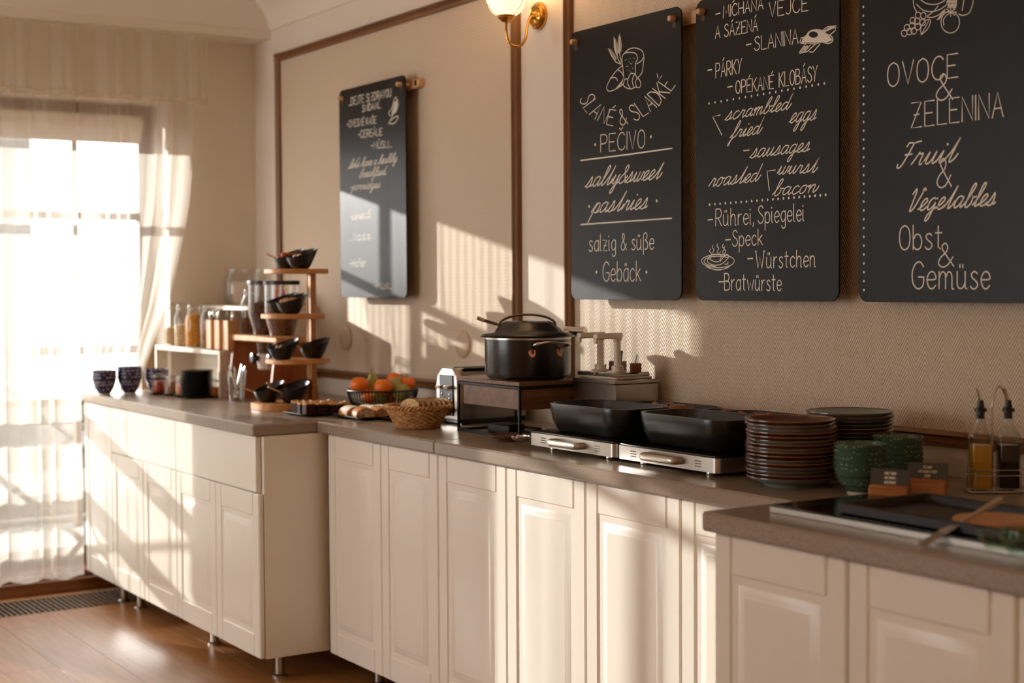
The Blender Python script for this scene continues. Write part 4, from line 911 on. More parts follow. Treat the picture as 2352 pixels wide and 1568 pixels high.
# tiered wooden stand with slanted bowls
TX = 1.385; tp = spot(678, TX); ts = thing('tiered_stand', 'four-level wooden tiered stand holding slanted black bowls', 'stand', (tp.x, tp.y, TOP))
def shelfm(rx, ry, z, th, dx=0, dy=0): 
    pl = [(dx+rx*math.cos(a*math.pi/24)*(1 if abs(math.cos(a*math.pi/24)) > 0 else 1), dy+ry*math.sin(a*math.pi/24)) for a in range(48)]
    def sq(p):  # squarish round outline
        x, y = p[0]-dx, p[1]-dy; a = math.atan2(y/ry, x/rx); k = (abs(math.cos(a))**3+abs(math.sin(a))**3)**(-1/3); return (dx+rx*math.cos(a)*k, dy+ry*math.sin(a)*k)
    return MB().prism([sq(p) for p in pl], z, z+th, .002)
LV = [0, .170, .340, .508]
shelfm(.115, .150, 0, .026, 0, -.012).build('base_board', M['acacia'], ts)
for z, dy in zip(LV[1:], (.012, -.004, .010)): shelfm(.098, .115, z, .018, 0, dy).build('shelf', M['acacia'], ts)
MB().box(-.064, -.040, .088, .112, .026, LV[3], .003).build('post', M['acacia'], ts)
for (x, y, z0, z1) in ((-.078, .093, .026, LV[1]), (-.078, .093, LV[1]+.018, LV[2]), (-.078, .093, LV[2]+.018, LV[3])):
    MB().tube([(x, y, z0), (x, y, z1)], .0055, 10).build('dowel', M['peg'], ts)
def slant_bowl():
    def ring(t, ins, seg=36):
        out = []
        for k in range(seg):
            a = 2*math.pi*k/seg; c = math.sin(a); hh = .060+.019*c; r = (.026+(.060-.026)*(t**.62))-ins; lean = .006*t*t
            out.append((r*math.cos(a)*.96, r*math.sin(a)+lean, max(t*hh, 0)+(0 if not ins else .004*(1-t))))
        return out
    ts_ = [0, .08, .22, .42, .64, .84, 1]
    m = MB(); m.loft([ring(t, 0) for t in ts_]+[ring(t, .0035) for t in ts_[::-1]], True, True, True)
    return m.mesh('slanted_bowl', M['blackmatt'])
sb = slant_bowl()
def heap(parent, mat, n, r, size, z, seed, y=0.0, shape=(1, 1, .8)):
    random.seed(seed)
    for k in range(n):
        a = random.uniform(0, 6.28); d = r*math.sqrt(random.random()); m = MB().at(d*math.cos(a), y+d*math.sin(a), z+random.uniform(0, size*1.2)*(1-d/r*.6), random.uniform(0, 6), random.uniform(-.6, .6), random.uniform(-.6, .6)); m.blob(size*shape[0], size*shape[1], size*shape[2], 8, .2, k); m.build('piece', mat, parent)
nut = plain('pale hazelnut', 'd6b081', .5, var=.25, scale=90); dried = plain('dried apricot', 'b0521c', .45, var=.25, scale=60); muesli = plain('muesli mix', '9a6a44', .7, var=.4, scale=120)
def food_bowl(label, x, y, z, food=None, lab2=None, seed=0, rz=0, n=14, size=.008, stick=None, fcat='nuts'):
    o = link('slanted_bowl', sb, None, label, 'bowl', 'slanted black bowls', loc=(tp.x+x, tp.y+y, z), rz=rz)
    if food is not None:
        f = MB(); f.lathe([(0, .012), (.02, .014), (.042, .034), (.043, .037), (.02, .042), (0, .043)], 24); t = link(lab2[0], f.mesh(lab2[0], food), None, lab2[1], fcat, loc=(tp.x+x, tp.y+y, z)); heap(t, food, n, .034, size, .045, seed)
    if stick: spoon(None, (tp.x+x+stick[0], tp.y+y+stick[1], z+stick[2]), (tp.x+x+.0, tp.y+y+.008, z+.016), .010, 'serving_spoon', M['peg'], stick[3], 'spoon', 'wooden serving spoons', .04)
zt = TOP+LV[3]+.018
food_bowl('slanted black bowl of dried apricots on the top tier', -.065, .008, zt, dried, ('dried_apricots', 'pile of orange dried apricots in a top tier bowl'), 1, n=7, size=.015, fcat='dried fruit', stick=(-.01, -.085, .058, 'wooden spoon in the dried apricots'))
food_bowl('slanted black bowl of chopped nuts on the top tier', .052, .006, zt, nut, ('chopped_nuts', 'pile of chopped nuts in a top tier bowl'), 2, n=16, size=.007)
zt = TOP+LV[2]+.018
food_bowl('slanted black bowl mostly hidden on the second tier', -.068, -.022, zt)
food_bowl('slanted black bowl of whole hazelnuts on the second tier', .047, -.035, zt, nut, ('hazelnuts', 'heap of whole pale hazelnuts in a second tier bowl'), 3, n=24, size=.0095)
zt = TOP+LV[1]+.018
food_bowl('slanted black bowl of brown muesli on the third tier', .04, -.068, zt, muesli, ('muesli', 'brown muesli in a third tier bowl'), 4, n=10, size=.006, fcat='cereal', stick=(-.012, -.02, .055, 'dark-looking spoon in the muesli bowl'))
food_bowl('slanted black bowl with a pale stick, towards the wall on the third tier', .022, .068, zt, stick=(.01, -.082, .052, 'pale wooden spoon lying across the third tier bowl'))
zt = TOP+.026
food_bowl('slanted black bowl on the base board, nearest the curtain', -.03, -.098, zt, stick=(-.02, -.105, .062, 'wooden spoon in the base board bowl nearest the curtain'))
food_bowl('slanted black bowl at the back of the base board', -.058, .016, zt, stick=(-.015, -.10, .07, 'wooden spoon in the rear bowl of the base board'))
food_bowl('slanted black bowl at the room side of the base board', .062, -.036, zt, stick=(.0, -.10, .064, 'pale wooden spoon in the room side bowl of the base board'))
random.seed(11)

# ------------------------------------------------------------------ cakes, bread and fruit
cake = speckle('dark brownie crumb', '1c0c08', '33170f', '4a2417', 160); crumb = speckle('golden crumble', 'a9713a', 'cf9a5c', 'e2b983', 200); cream = plain('cream dot', 'e8ddd0', .5)
def tray(name, label, c, hx, hy, rz, mat, h=.012):
    t = thing(name, label, 'tray', c, rz); o = rrect(hx, hy, .012, 3); i = rrect(hx*.86, hy*.86, .010, 3); k = rrect(hx*.80, hy*.80, .01, 3)
    MB().loft([[(x, y, 0) for x, y in k], [(x, y, .002) for x, y in i], [(x, y, h-.001) for x, y in o], [(x, y, h+.001) for x, y in o], [(x*.985, y*.985, h+.001) for x, y in o], [(x, y, .0045) for x, y in k]]).build('plate', mat, t)
    return t
bt = spot(738, 1.70); tray('cake_tray', 'square dark slate tray of brownies', (bt.x, bt.y, TOP), .085, .115, 0, M['slate'])
bw = []
n = 0
for i in range(3):
    for j in range(4):
        if (i, j) in ((2, 3), (1, 3)): continue
        s = .0185; x = bt.x+.050-i*.047+random.uniform(-.003, .003); y = bt.y-.072+j*.047+random.uniform(-.003, .003); h = .036+random.uniform(-.002, .004)
        t = thing('brownie', 'dark chocolate brownie square with golden crumble on the slate tray', 'cake', (x, y, TOP+.004), random.uniform(-.3, .3), 'brownie squares')
        MB().box(-s, s, -s, s, 0, h, .002).build('sponge', cake, t)
        m = MB().box(-s, s, -s, s, h-.001, h+.004, .0015)
        for k in range(9): m.at(random.uniform(-s, s)*.85, random.uniform(-s, s)*.85, h+.005, random.uniform(0, 6)); m.blob(.006, .005, .004, 6, .4, k+n)
        m.at().build('crumble', crumb, t)
        if (i+j) % 2: c = MB().at(.004, .002, h+.009); c.blob(.007, .006, .005, 8); c.build('cream_dot', cream, t)
        n += 1
# apple strudel
pastry = plain('baked pastry', 'b97a3e', .5, var=.3, scale=35, bump=.3, bdist=.003)
def sugar_m():
    t = NT('sugared pastry'); v = t.obj(); sp = t.n('ShaderNodeSeparateXYZ'); t.l(t.n('ShaderNodeNewGeometry').outputs['Normal'], sp.inputs[0])
    nz = t.noise(70, 4, v); f = t.math('GREATER_THAN', t.math('ADD', sp.outputs[2], t.math('MULTIPLY', nz, .9)), 1.0); t.base(t.mix(f, 'b97a3e', 'e9ddca')); t.set(.7); t.bump(nz, .4, .003); return t.m
sug = sugar_m(); fill = speckle('apple raisin filling', '4a2e1e', 'b08c68', 'd8c0a0', 90)
st = spot(852, 1.93); tray('strudel_tray', 'dark slate tray of apple strudel pieces', (st.x, st.y, TOP), .105, .10, 0, M['slate'])
def strudel(x, y, L, r, rz, mat, label, z=0):
    t = thing('strudel_piece', label, 'pastry', (st.x+x, st.y+y, TOP+.004+z), rz, 'apple strudel pieces'); rings = []
    for k in range(9):
        f = k/8; g = 1+.05*math.sin(k*2.1)
        rings.append([(-L/2+L*f, r*1.15*g*math.cos(a*math.pi/9), max(0, r*.82*g*(math.sin(a*math.pi/9)+.55))) for a in range(18)])
    MB().loft(rings).build('crust', mat, t, 50)
    for e in (-1, 1): MB().loft([[(e*(L/2+d), r*k*1.15*math.cos(a*math.pi/9), max(.001, r*k*.82*(math.sin(a*math.pi/9)+.55))) for a in range(18)] for d, k in ((-.004, .86), (.0006, .86), (.0012, .6))][::1 if e > 0 else -1]).build('filling', fill, t)
strudel(.05, -.055, .075, .031, math.radians(-14), pastry, 'strudel piece with its cut apple filling facing the room, without sugar')
strudel(-.03, -.058, .07, .031, math.radians(-4), sug, 'sugar-dusted strudel piece in the row on the slate tray')
strudel(-.02, .010, .078, .031, math.radians(10), sug, 'sugar-dusted strudel piece in the row on the slate tray')
strudel(.055, .012, .065, .030, math.radians(-8), pastry, 'plain browned strudel piece behind the cut one')
strudel(.00, .066, .10, .030, math.radians(16), sug, 'sugar-dusted strudel piece nearest the fruit bowl')
# small tray with buns behind the bread basket
bn = spot(965, 2.10); tray('bun_tray', 'small dark tray of buns behind the bread basket', (bn.x, bn.y, TOP), .10, .12, 0, M['slate'])
for k, (x, y, r) in enumerate(((.02, .05, .036), (-.05, .065, .034), (-.04, -.02, .034), (.05, -.03, .034))):
    m = MB(); m.blob(r, r*.9, r*.72, 14, .12, k); m.build('bread_bun', pastry, None, label='golden round bun on the small tray behind the basket', cat='bun', group='buns on the small tray', loc=(bn.x+x, bn.y+y, TOP+.004+r*.66))
# bread basket
wick = NT('wicker cane'); v_ = wick.obj(); wick.base(wick.ramp(wick.noise(60, 3, v_), [(.35, 'a9713a'), (.65, 'd8ab70')])); wick.set(.5); M['wicker'] = wick.m
bk = spot(960, 2.335); bo = thing('bread_basket', 'round woven wicker basket of sliced bread', 'basket', (bk.x, bk.y, TOP)); R0, R1, BH = .070, .104, .062
NS = 40
for q in range(11):
    f = q/10; r = R0+(R1-R0)*f**1.1; z = .004+BH*f; pts = []
    for k in range(NS*4): a = 2*math.pi*k/(NS*4); rr = r+.0022*math.cos(NS/2*a+(math.pi if q % 2 else 0)); pts.append((rr*math.cos(a), rr*math.sin(a), z))
    MB().tube(pts, .0032, 5, True).build('cane_ring', M['wicker'], bo)
stk = MB()
for k in range(NS):
    a = 2*math.pi*(k+.5)/NS; stk.tube([((R0+(R1-R0)*(f**1.1))*math.cos(a), (R0+(R1-R0)*(f**1.1))*math.sin(a), .002+(BH+.004)*f) for f in (0, .33, .66, 1)], .0022, 5)
stk.build('stakes', M['wicker'], bo, kind='stuff')
for s in (0, 1):
    pts = []
    for k in range(220): a = 2*math.pi*k/220; w = math.sin(26*a+s*math.pi); pts.append(((R1+.003+.004*math.cos(26*a+s*math.pi))*math.cos(a), (R1+.003+.004*math.cos(26*a+s*math.pi))*math.sin(a), BH+.007+.004*w))
    MB().tube(pts, .0042, 5, True).build('braided_rim', M['wicker'], bo)
MB().lathe([(0, .002), (R0, .002), (R0, .006), (0, .006)], 32).build('base', M['wicker'], bo)
crustm = plain('bread crust', '8a4f24', .6, var=.3, scale=50); crm = speckle('bread crumb', 'b9935f', 'd9bb8a', 'e8d2a8', 130)
def slice_mesh():
    pl = catmull([(-.036, 0), (-.040, .02), (-.034, .040), (-.012, .050), (.014, .049), (.036, .038), (.040, .018), (.036, 0), (0, -.002)], 4, True)
    m = MB(); m.loft([[(-.0055, x, z) for x, z in pl], [(.0055, x, z) for x, z in pl]], True, False, False)
    c = MB(); 
    for sx in (-1, 1): c.add([(sx*.0057, x*.955, z*.95+.001) for x, z in pl], [tuple(range(len(pl))) if sx > 0 else tuple(range(len(pl)))[::-1]])
    return m.mesh('crust', crustm), c.mesh('crumb', crm, 0)
ca, cb = slice_mesh()
for m_ in (ca, cb): m_.transform(Matrix.Scale(1.12, 4))
for k in range(7):
    c_ = Vector((bk.x, bk.y, TOP+.040))+RT*(-.030+.0165*k)+FW*(-.012+.006*k); n_ = -FW*.80-RT*.60
    t = thing('bread_slice', 'slice of brown-crusted bread in the wicker basket', 'bread', (c_.x, c_.y, TOP+.040), math.atan2(n_.y, n_.x)+random.uniform(-.08, .08), 'bread slices'); t.rotation_euler[1] = math.radians(-20+random.uniform(-4, 4))
    link('crust', ca, t); link('crumb', cb, t)
# wire fruit bowl
fb = spot(879, 1.745); fo = thing('fruit_bowl', 'black wire fruit bowl with mandarins and pears', 'bowl', (fb.x, fb.y, TOP)); FRr = 81*mpp((fb.x, fb.y, .95)); FH = .083
MB().tube([(FRr*math.cos(a*math.pi/36), FRr*math.sin(a*math.pi/36), FH) for a in range(72)], .0035, 8, True).build('rim', M['blackmetal'], fo)
MB().lathe([(0, 0), (FRr*.55, 0), (FRr*.57, .003), (FRr*.55, .005), (0, .005)], 40).build('base', M['blackmetal'], fo)
wm = MB().tube([(FRr*r, 0, z) for r, z in ((.55, .003), (.74, .012), (.9, .035), (.97, .06), (1, FH))], .0017, 6).mesh('wire', M['blackmetal'])
for k in range(64): link('wire', wm, fo, rz=2*math.pi*k/64)
orange = plain('mandarin peel', 'f0781e', .42, 0, .5, var=.12, scale=30, bump=.15, bdist=.0015); pear = plain('pear skin', 'a9a057', .42, 0, .5, var=.15, scale=40); stem = plain('fruit stem', '3c2a18', .7)
def fruit_at(px, py, d): return CAM+ray(px, py)*((Vector((fb.x, fb.y, .95))-CAM).dot(FW)+d)
for (px, py, d, r) in ((825, 884, -.02, 21.5), (880, 889, -.05, 21.5), (906, 872, .05, 19), (937, 881, .02, 18), (848, 911, -.01, 18), (893, 913, .03, 17)):
    c = fruit_at(px, py, d); rr = r*mpp(c); m = MB(); m.lathe([(0, -rr*.86), (rr*.35, -rr*.84), (rr*.75, -rr*.62), (rr*.98, -rr*.15), (rr*.97, rr*.25), (rr*.72, rr*.66), (rr*.35, rr*.83), (rr*.1, rr*.83), (0, rr*.80)], 24)
    t = thing('mandarin', 'orange mandarin in the wire fruit bowl', 'mandarin', c, 0, 'mandarins'); m.build('peel', orange, t, 60); k = MB().at(0, 0, rr*.80); k.lathe([(.003, 0), (.0025, .003), (0, .0035)], 8); k.build('stem', stem, t)
for (px, py, d, tilt) in ((858, 884, .04, .35), (906, 888, .0, -.9), (924, 899, -.02, -1.35), (872, 910, .0, 1.2)):
    c = fruit_at(px, py, d); t = thing('pear', 'yellow-green pear in the wire fruit bowl', 'pear', c, .6, 'pears'); t.rotation_euler[0] = tilt
    MB().lathe([(0, -.032), (.014, -.033), (.028, -.022), (.032, -.006), (.027, .012), (.018, .028), (.013, .040), (.008, .046), (0, .047)], 24).build('skin', pear, t, 60)
    MB().tube([(0, 0, .045), (.002, 0, .055), (.005, 0, .066)], .0014, 6).build('stem', stem, t)

# ------------------------------------------------------------------ toaster, stand and pot
tst = MB(); tx1 = 2.365; ta = spot(1052, tx1); tbk = spot(1222, tx1); ty0, ty1 = ta.y, min(tbk.y, -.035); tth = .145; tc = Vector((tx1-tth/2, (ty0+ty1)/2, TOP))
tt = thing('toaster', 'long chrome toaster with a black control end behind the black stand', 'toaster', tc); hl = (ty1-ty0)/2
def tprof(y, k=1.0, zt=.185): return [(x*k, y, z) for x, z in ((-tth/2, .020), (-tth/2, .13), (-tth/2+.008, .160), (-tth/2+.03, zt-.006), (-.03, zt), (.03, zt), (tth/2-.03, zt-.006), (tth/2-.008, .160), (tth/2, .13), (tth/2, .020))]
MB().loft([tprof(-hl+.02), tprof(hl-.02)]).build('body', plain('brushed toaster steel', '8f867c', .2, 1), tt, 30)
for s in (-1, 1): MB().loft([tprof(s*(hl-.02), 1.01, .187), tprof(s*(hl-.003), .99, .183), tprof(s*hl, .93, .175)][::s]).build('end_cap', M['steel'], tt, 30)
MB().box(-.045, .045, -hl-.004, -hl+.001, .03, .165, .002).build('control_panel', M['blackmatt'], tt)
for x in (-.025, .025): MB().box(x-.015, x+.015, -hl-.022, -hl-.003, .118, .13, .003).build('lever', M['chrome'], tt)
for x, z in ((-.025, .05), (.025, .05)):
    k = MB().at(x, -hl-.003, z, rx=math.radians(90)); k.lathe([(.013, 0), (.012, .012), (0, .013)], 20); k.build('dial', M['chrome'], tt)
for z in (.072, .086, .1): 
    for x in (-.025, .025): k = MB().at(x, -hl-.003, z, rx=math.radians(90)); k.lathe([(.004, 0), (.004, .003), (0, .004)], 10); k.build('button', M['chrome'], tt)
for x in (-.032, .032): MB().box(x-.012, x+.012, -hl+.04, hl-.04, .184, .187).build('slot', M['blackmetal'], tt, 0)
MB().box(-tth/2-.002, tth/2+.002, -hl+.004, hl-.004, .006, .022, .003).build('base', M['blackmatt'], tt)
for x in (-.05, .05):
    for y in (-hl+.03, hl-.03): MB().box(x-.01, x+.01, y-.01, y+.01, 0, .007).build('foot', M['blackmatt'], tt, 0)
q = ony(1103, 840, -.04); m = MB().lathe([(0, 0), (.026, 0), (.028, .004), (.028, .16), (.02, .18), (.012, .19), (.012, .20), (.017, .205), (.017, .235), (0, .237)], 24); m.build('spray_bottle', plain('white plastic', 'ece4d8', .4), None, label='white capped plastic bottle behind the toaster', cat='bottle', loc=(2.225 if False else tc.x-tth/2-.05, -.045, TOP))

# black-framed stand with wooden drawer
sA = spot(1050, 2.497); sB_x = 2.862; sy0 = sA.y; sy1 = spot(1333, sB_x, TOP+.17).y; SH = .172
walnut = wood('walnut panel', '5e3d29', '86603f', 1, 1, .36); walx = wood('walnut front', '6b4c38', '8a6a52', 0, 1, .36)
sd = thing('serving_stand', 'black-framed stand with walnut top and drawer under the black pot', 'stand', ((2.497+sB_x)/2, (sy0+sy1)/2, TOP)); hx, hy = (sB_x-2.497)/2, (sy1-sy0)/2
MB().box(-hx, hx, -hy, hy, SH-.014, SH, .002).build('top_board', walnut, sd)
MB().box(-hx+.03, hx-.004, -hy+.006, hy-.01, SH-.085, SH-.022, .002).build('drawer', walnut, sd)
fr_ = MB(); e = .004
for sx in (-1, 1):
    for sy in (-1, 1): MB().box(sx*(hx-e)-e, sx*(hx-e)+e, sy*(hy-e)-e, sy*(hy-e)+e, 0, SH-.014, .001).build('leg', M['blackmetal'], sd)
for z in (.004, SH-.0185):
    for s in (-1, 1): MB().box(-hx+.008, hx-.008, s*(hy-e)-e, s*(hy-e)+e, z-.004, z+.004, .001).build('rail', M['blackmetal'], sd); MB().box(s*(hx-e)-e, s*(hx-e)+e, -hy+.008, hy-.008, z-.004, z+.004, .001).build('rail', M['blackmetal'], sd)
q = spot(1163, 2.66); MB().box(-.05, .05, -.035, .035, 0, .03, .004).build('power_adapter', M['blackmatt'], None, label='black power adapter lying under the serving stand', cat='adapter', loc=(2.66, q.y, TOP), rz=.2)
ck = [(2.71, q.y+.01, TOP+.012), (2.77, q.y+.04, TOP+.005), (2.83, q.y+.02, TOP+.014), (2.858, q.y+.015, TOP+.019), (2.90, q.y-.0, TOP+.02), (2.95, q.y+.03, TOP+.006), (3.03, q.y+.06, TOP+.005)]
MB().tube(catmull(ck, 5), .0045, 8).build('power_cable', M['blackmatt'], None, label='black cable running from under the stand towards the hob', cat='cable')
# pot
pz = TOP+SH; PX = 2.70
def pot():
    a = ony(1212, 862, sy0+hy)                      # on the stand
    c = Vector((a.x, sy0+hy, pz)); s = mpp(c); r = 98.5*s; H = 96*s; t = thing('soup_pot', 'large black lidded soup pot on the walnut stand', 'pot', c)
    bl = plain('black anodised pot', '1b1a19', .24, 0, .6)
    MB().lathe([(0, .004), (r*.9, .004), (r*.97, .010), (r, .022), (r, H), (r-.003, H), (r-.003, .02), (0, .012)], 56).build('body', bl, t)
    MB().lathe([(0, 0), (r*.82, 0), (r*.84, .004), (0, .004)], 40).build('base_plate', M['steel'], t)
    MB().lathe([(r+.012, H+.001), (r+.016, H+.006), (r+.010, H+.012), (r*.86, H+.016), (r*.74, H+.028), (r*.60, H+.043), (r*.52, H+.049), (0, H+.051)], 56).build('lid', bl, t)
    MB().lathe([(r+.001, H-.006), (r+.0025, H-.005), (r+.0025, H), (r+.001, H+.001)], 56).build('rim_band', M['steel'], t)
    # arched handle over the lid
    L = r*.66; d = Vector((RT.x, RT.y, 0)).normalized(); arc = [d*(L*math.cos(a*math.pi/14))+Vector((0, 0, H+.036+.033*math.sin(a*math.pi/14))) for a in range(15)]
    MB().tube(arc, .0055, 10, flat=.6).build('lid_handle', plain('dull steel', '8d8274', .3, 1), t)
    # ladle handle and chrome hinge
    MB().tube([(-d*(L*.95)+Vector((0, 0, H+.036))), (-d*(r*1.02)+Vector((0, 0, H+.052)))], [.004, .0055], 10).build('ladle_neck', plain('ladle brown', '6d5a48', .4, .6), t)
    MB().tube([(-d*(r*1.0)+Vector((0, 0, H+.051))), (-d*(r*1.17)+Vector((0, 0, H+.060)))], .0062, 12).build('ladle_handle', M['chrome'], t)
    n = Vector((-FW.x, -FW.y, 0)).normalized()
    hp = d*(r*1.04)+Vector((0, 0, H+.016)); MB().tube([hp-d*.020-n*.012, hp+d*.040+n*.022], .0155, 24).build('hinge_barrel', M['chrome'], t)
    MB().box(-.03, .03, -.012, .012, -.006, .006, .002).at().build('hinge_plate', M['chrome'], t).location = hp-d*.035
    # side handle towards the room
    ang = [math.atan2(n.y, n.x)+k for k in (.36, .86)]; ang = [math.atan2(n.y, n.x)+.10, math.atan2(n.y, n.x)+.80]
    p0, p1 = [Vector((r*math.cos(a), r*math.sin(a), H*.66)) for a in ang]; u0, u1 = [Vector((math.cos(a), math.sin(a), 0)) for a in ang]
    cu = plain('copper rivet plate', 'b07a5c', .25, 1); path = [p0+u0*.004, p0+u0*.02+Vector((0, 0, .018)), p0*.9+p1*.1+u0*.052+Vector((0, 0, .028)), (p0+p1)/2+(u0+u1)*.032+Vector((0, 0, .033)), p1*.9+p0*.1+u1*.052+Vector((0, 0, .028)), p1+u1*.02+Vector((0, 0, .018)), p1+u1*.004]
    MB().tube(catmull([tuple(p) for p in path], 5), .0048, 10).build('side_handle', M['chrome'], t)
    for p, u in ((p0, u0), (p1, u1)):
        m = MB(); m.M = Matrix.Translation(p) @ u.to_track_quat('Z', 'Y').to_matrix().to_4x4(); m.lathe([(.0, .0045), (.010, .004), (.012, 0)], 16, 1, 1.35); m.build('rivet_plate', cu, t)
pot()

# sauce pump station
sx1 = min(ony(1532, 880, -.03).x, 3.078); sz = ony(1413, 874, onx(1413, 880, sx1).y).z; y0 = onx(1413, 880, sx1).y; sx0 = max(ony(1314, 871, y0).x, sB_x+.004)
ps = thing('pump_station', 'stainless box with two white sauce pumps beside the pot', 'dispenser', ((sx0+sx1)/2, (y0-.03)/2, TOP)); hx, hy = (sx1-sx0)/2, (-.03-y0)/2; ph = sz-TOP
MB().box(-hx, hx, -hy, hy, .004, ph-.012, .002).build('body', M['steel'], ps); MB().box(-hx-.003, hx+.003, -hy-.003, hy+.003, ph-.012, ph, .002).build('top_rim', M['steel'], ps)
MB().box(-hx+.012, hx-.012, -hy+.012, hy-.012, ph, ph+.008, .003).build('inset_rim', plain('pale plastic rim', 'cbbca8', .4), ps)
wp = plain('white pump plastic', 'ded3c2', .42)
for k, px in enumerate((1369, 1418)):
    xx = (-.40+.62*k)*hx+.012; yy = (-.10, -.30)[k]*hy; b = ps.location
    # stand each pump where its column shows
    best = ony(px, 850, b.y+yy); xx = max(-hx+.04, min(hx-.04, best.x-b.x))
    MB().box(xx-.046, xx+.046, -hy+.016, hy-.016, ph+.006, ph+.020, .004).build('lid', M['steel'], ps)
    z = ph+.020; m = MB().at(xx, yy, 0); m.lathe([(.026, z), (.026, z+.004), (.018, z+.005), (.018, z+.018), (.0105, z+.020), (.0105, z+.092), (.013, z+.094), (.013, z+.102), (0, z+.102)], 24); m.build('pump_column', wp, ps)
    m = MB(); zz = z+.100; m.M = Matrix.Translation((xx, yy, zz)) @ Matrix.Rotation(math.radians(12), 4, 'Z'); m.box(-.011, .011, -.098, .016, 0, .017, .004); m.tube([(0, -.09, .006), (0, -.094, -.004), (0, -.094, -.012)], .007, 10); m.build('spout', wp, ps)
def sign_block(label, c, rz, w=.045, d=.02, h=.026, mat=None):
    t = thing('sign_holder', label, 'sign', c, rz); MB().prism([(-w/2, -d/2), (w/2, -d/2), (w/2, d/2), (-w/2, d/2)], 0, h, .0015).build('block', mat or M['redwood'], t); return t
dk = wood('dark sign block', '5a2f1a', '7a4326', 0, 2, .45); card = plain('black card', '141312', .35)
for px, py, lb, w, rz in ((1419, 853, 'dark wooden block with a black name card on the pump station', .046, .35), (1460, 856, 'small dark wooden block with clear cards on the pump station', .03, 1.1)):
    q = ony(px, py, -.07 if px < 1430 else -.10); c = (q.x, q.y, TOP+ph+.020); t = sign_block(lb, c, rz, w, .028, .028, dk)
    if px < 1430: m = MB().at(0, 0, .024, rx=-.2); m.box(-.014, .014, -.001, .001, 0, .036); m.build('name_card', card, t, 0)
    else:
        for k in (-1, 1): m = MB().at(k*.002, 0, .024, ry=.25*1); m.box(-.0006, .0006, -.012, .012, 0, .03); m.build('clear_card', M['clear'], t, 0)

# ------------------------------------------------------------------ spoon plate
cap = onz(1168, 1012, TOP); pr = .062
brownpl = plain('brown reactive glaze', '6e4f40', .3, 0, .5, var=.25, scale=14)
MB().lathe([(0, .003), (pr*.5, .003), (pr*.52, 0), (pr*.58, 0), (pr*.62, .005), (pr*.9, .012), (pr, .018), (pr*.985, .0195), (pr*.86, .015), (pr*.6, .009), (0, .008)], 44).build('spoon_plate', brownpl, None, label='small brown plate with a steel spoon in front of the serving stand', cat='plate', loc=(cap.x, cap.y, TOP))
lp = onz(1196, 1000, TOP+.03); MB().at().blob(.034, .026, .012, 20).build('ladle_bowl', M['spoon'], None)
ld = bpy.data.objects['ladle_bowl']; ld.name = 'serving_spoon'; bpy.data.objects.remove(ld)
sp_ = MB(); rings = []
for k in range(10):
    a = k/9; rings.append([(lp.x+.034*math.sqrt(max(0, 1-(1-a)**2*1))*math.cos(b*math.pi/12), lp.y+.026*math.sqrt(max(0, 1-(1-a)**2))*math.sin(b*math.pi/12), TOP+.012+.016*a) for b in range(24)])
sp_.loft(rings, True, True, False); sp_.loft([[(x, y, z+.0012) for x, y, z in r][::-1] for r in rings[::1]], True, False, False)
sp_.tube([(lp.x+.02, lp.y+.018, TOP+.027), (lp.x+.05, lp.y+.05, TOP+.035), (lp.x+.09, lp.y+.10, TOP+.045)], .0035, 8); sp_.build('serving_spoon', M['spoon'], None, 40, label='steel serving spoon resting on the small brown plate', cat='spoon')

# ------------------------------------------------------------------ hobs and black dishes
hobglass = plain('black hob glass', '0d0d0e', .09, 0, .6)
def hob(label, x0, x1, y0, y1):
    t = thing('induction_hob', label, 'hob', ((x0+x1)/2, (y0+y1)/2, TOP), 0, 'induction hobs'); hx, hy = (x1-x0)/2, (y1-y0)/2
    MB().prism(rrect(hx, hy, .016, 4), .012, .047).build('housing', M['steel'], t, 50); MB().prism(rrect(hx-.002, hy-.002, .015, 4), .047, .052, .001).build('glass_top', hobglass, t)
    for sx in (-1, 1):
        for sy in (-1, 1): m = MB().at(sx*(hx-.07), sy*(hy-.04), 0); m.lathe([(0, 0), (.012, 0), (.013, .003), (.010, .013), (0, .013)], 14); m.build('foot', M['chrome'], t)
    hd = MB(); pl = catmull([(-.066, -hy+.0005, .031), (-.064, -hy-.020, .031), (-.052, -hy-.026, .031), (0, -hy-.027, .031), (.052, -hy-.026, .031), (.064, -hy-.020, .031), (.066, -hy+.0005, .031)], 5)
    hd.tube(pl, .0095, 10, flat=.7); hd.build('handle', plain('satin handle', 'cfc6b8', .35, .8), t, 50)
    vm = MB().box(-.011, .011, -hy-.0008, -hy+.001, -.0011, .0011).mesh('vent_slit', M['blackmetal'], 0)
    for sx in (-1, 1):
        for k in range(3): link('vent_slit', vm, t, loc=(sx*.128, 0, .023+k*.0065))
    return t
hob('steel induction hob with the larger black dish and a spoon plate beside it', 3.083, 3.487, -.497, -.062); hob('steel induction hob next to the tall plate stack', 3.497, 3.898, -.497, -.062)
HZ = TOP+.052
def dish(label, x0, x1, y0, y1, h=.077, z=HZ):
    t = thing('baking_dish', label, 'dish', ((x0+x1)/2, (y0+y1)/2, z), 0, 'black baking dishes'); hx, hy = (x1-x0)/2, (y1-y0)/2; rings = []
    for zz, k, r in ((0, .85, .052), (.004, .875, .055), (h*.35, .945, .062), (h*.75, .985, .066), (h-.003, 1.0, .068), (h, .995, .067), (h, .945, .060), (h-.004, .935, .058), (h*.4, .89, .054), (.008, .83, .05)):
        dx = hx*(1-k) if True else 0; rings.append([(x, y, zz) for x, y in rrect(hx-dx*.9, hy-dx*.9, r, 6)])
    MB().loft(rings).build('dish', M['black'], t, 50)
    for s in (-1, 1):
        pass
    return t
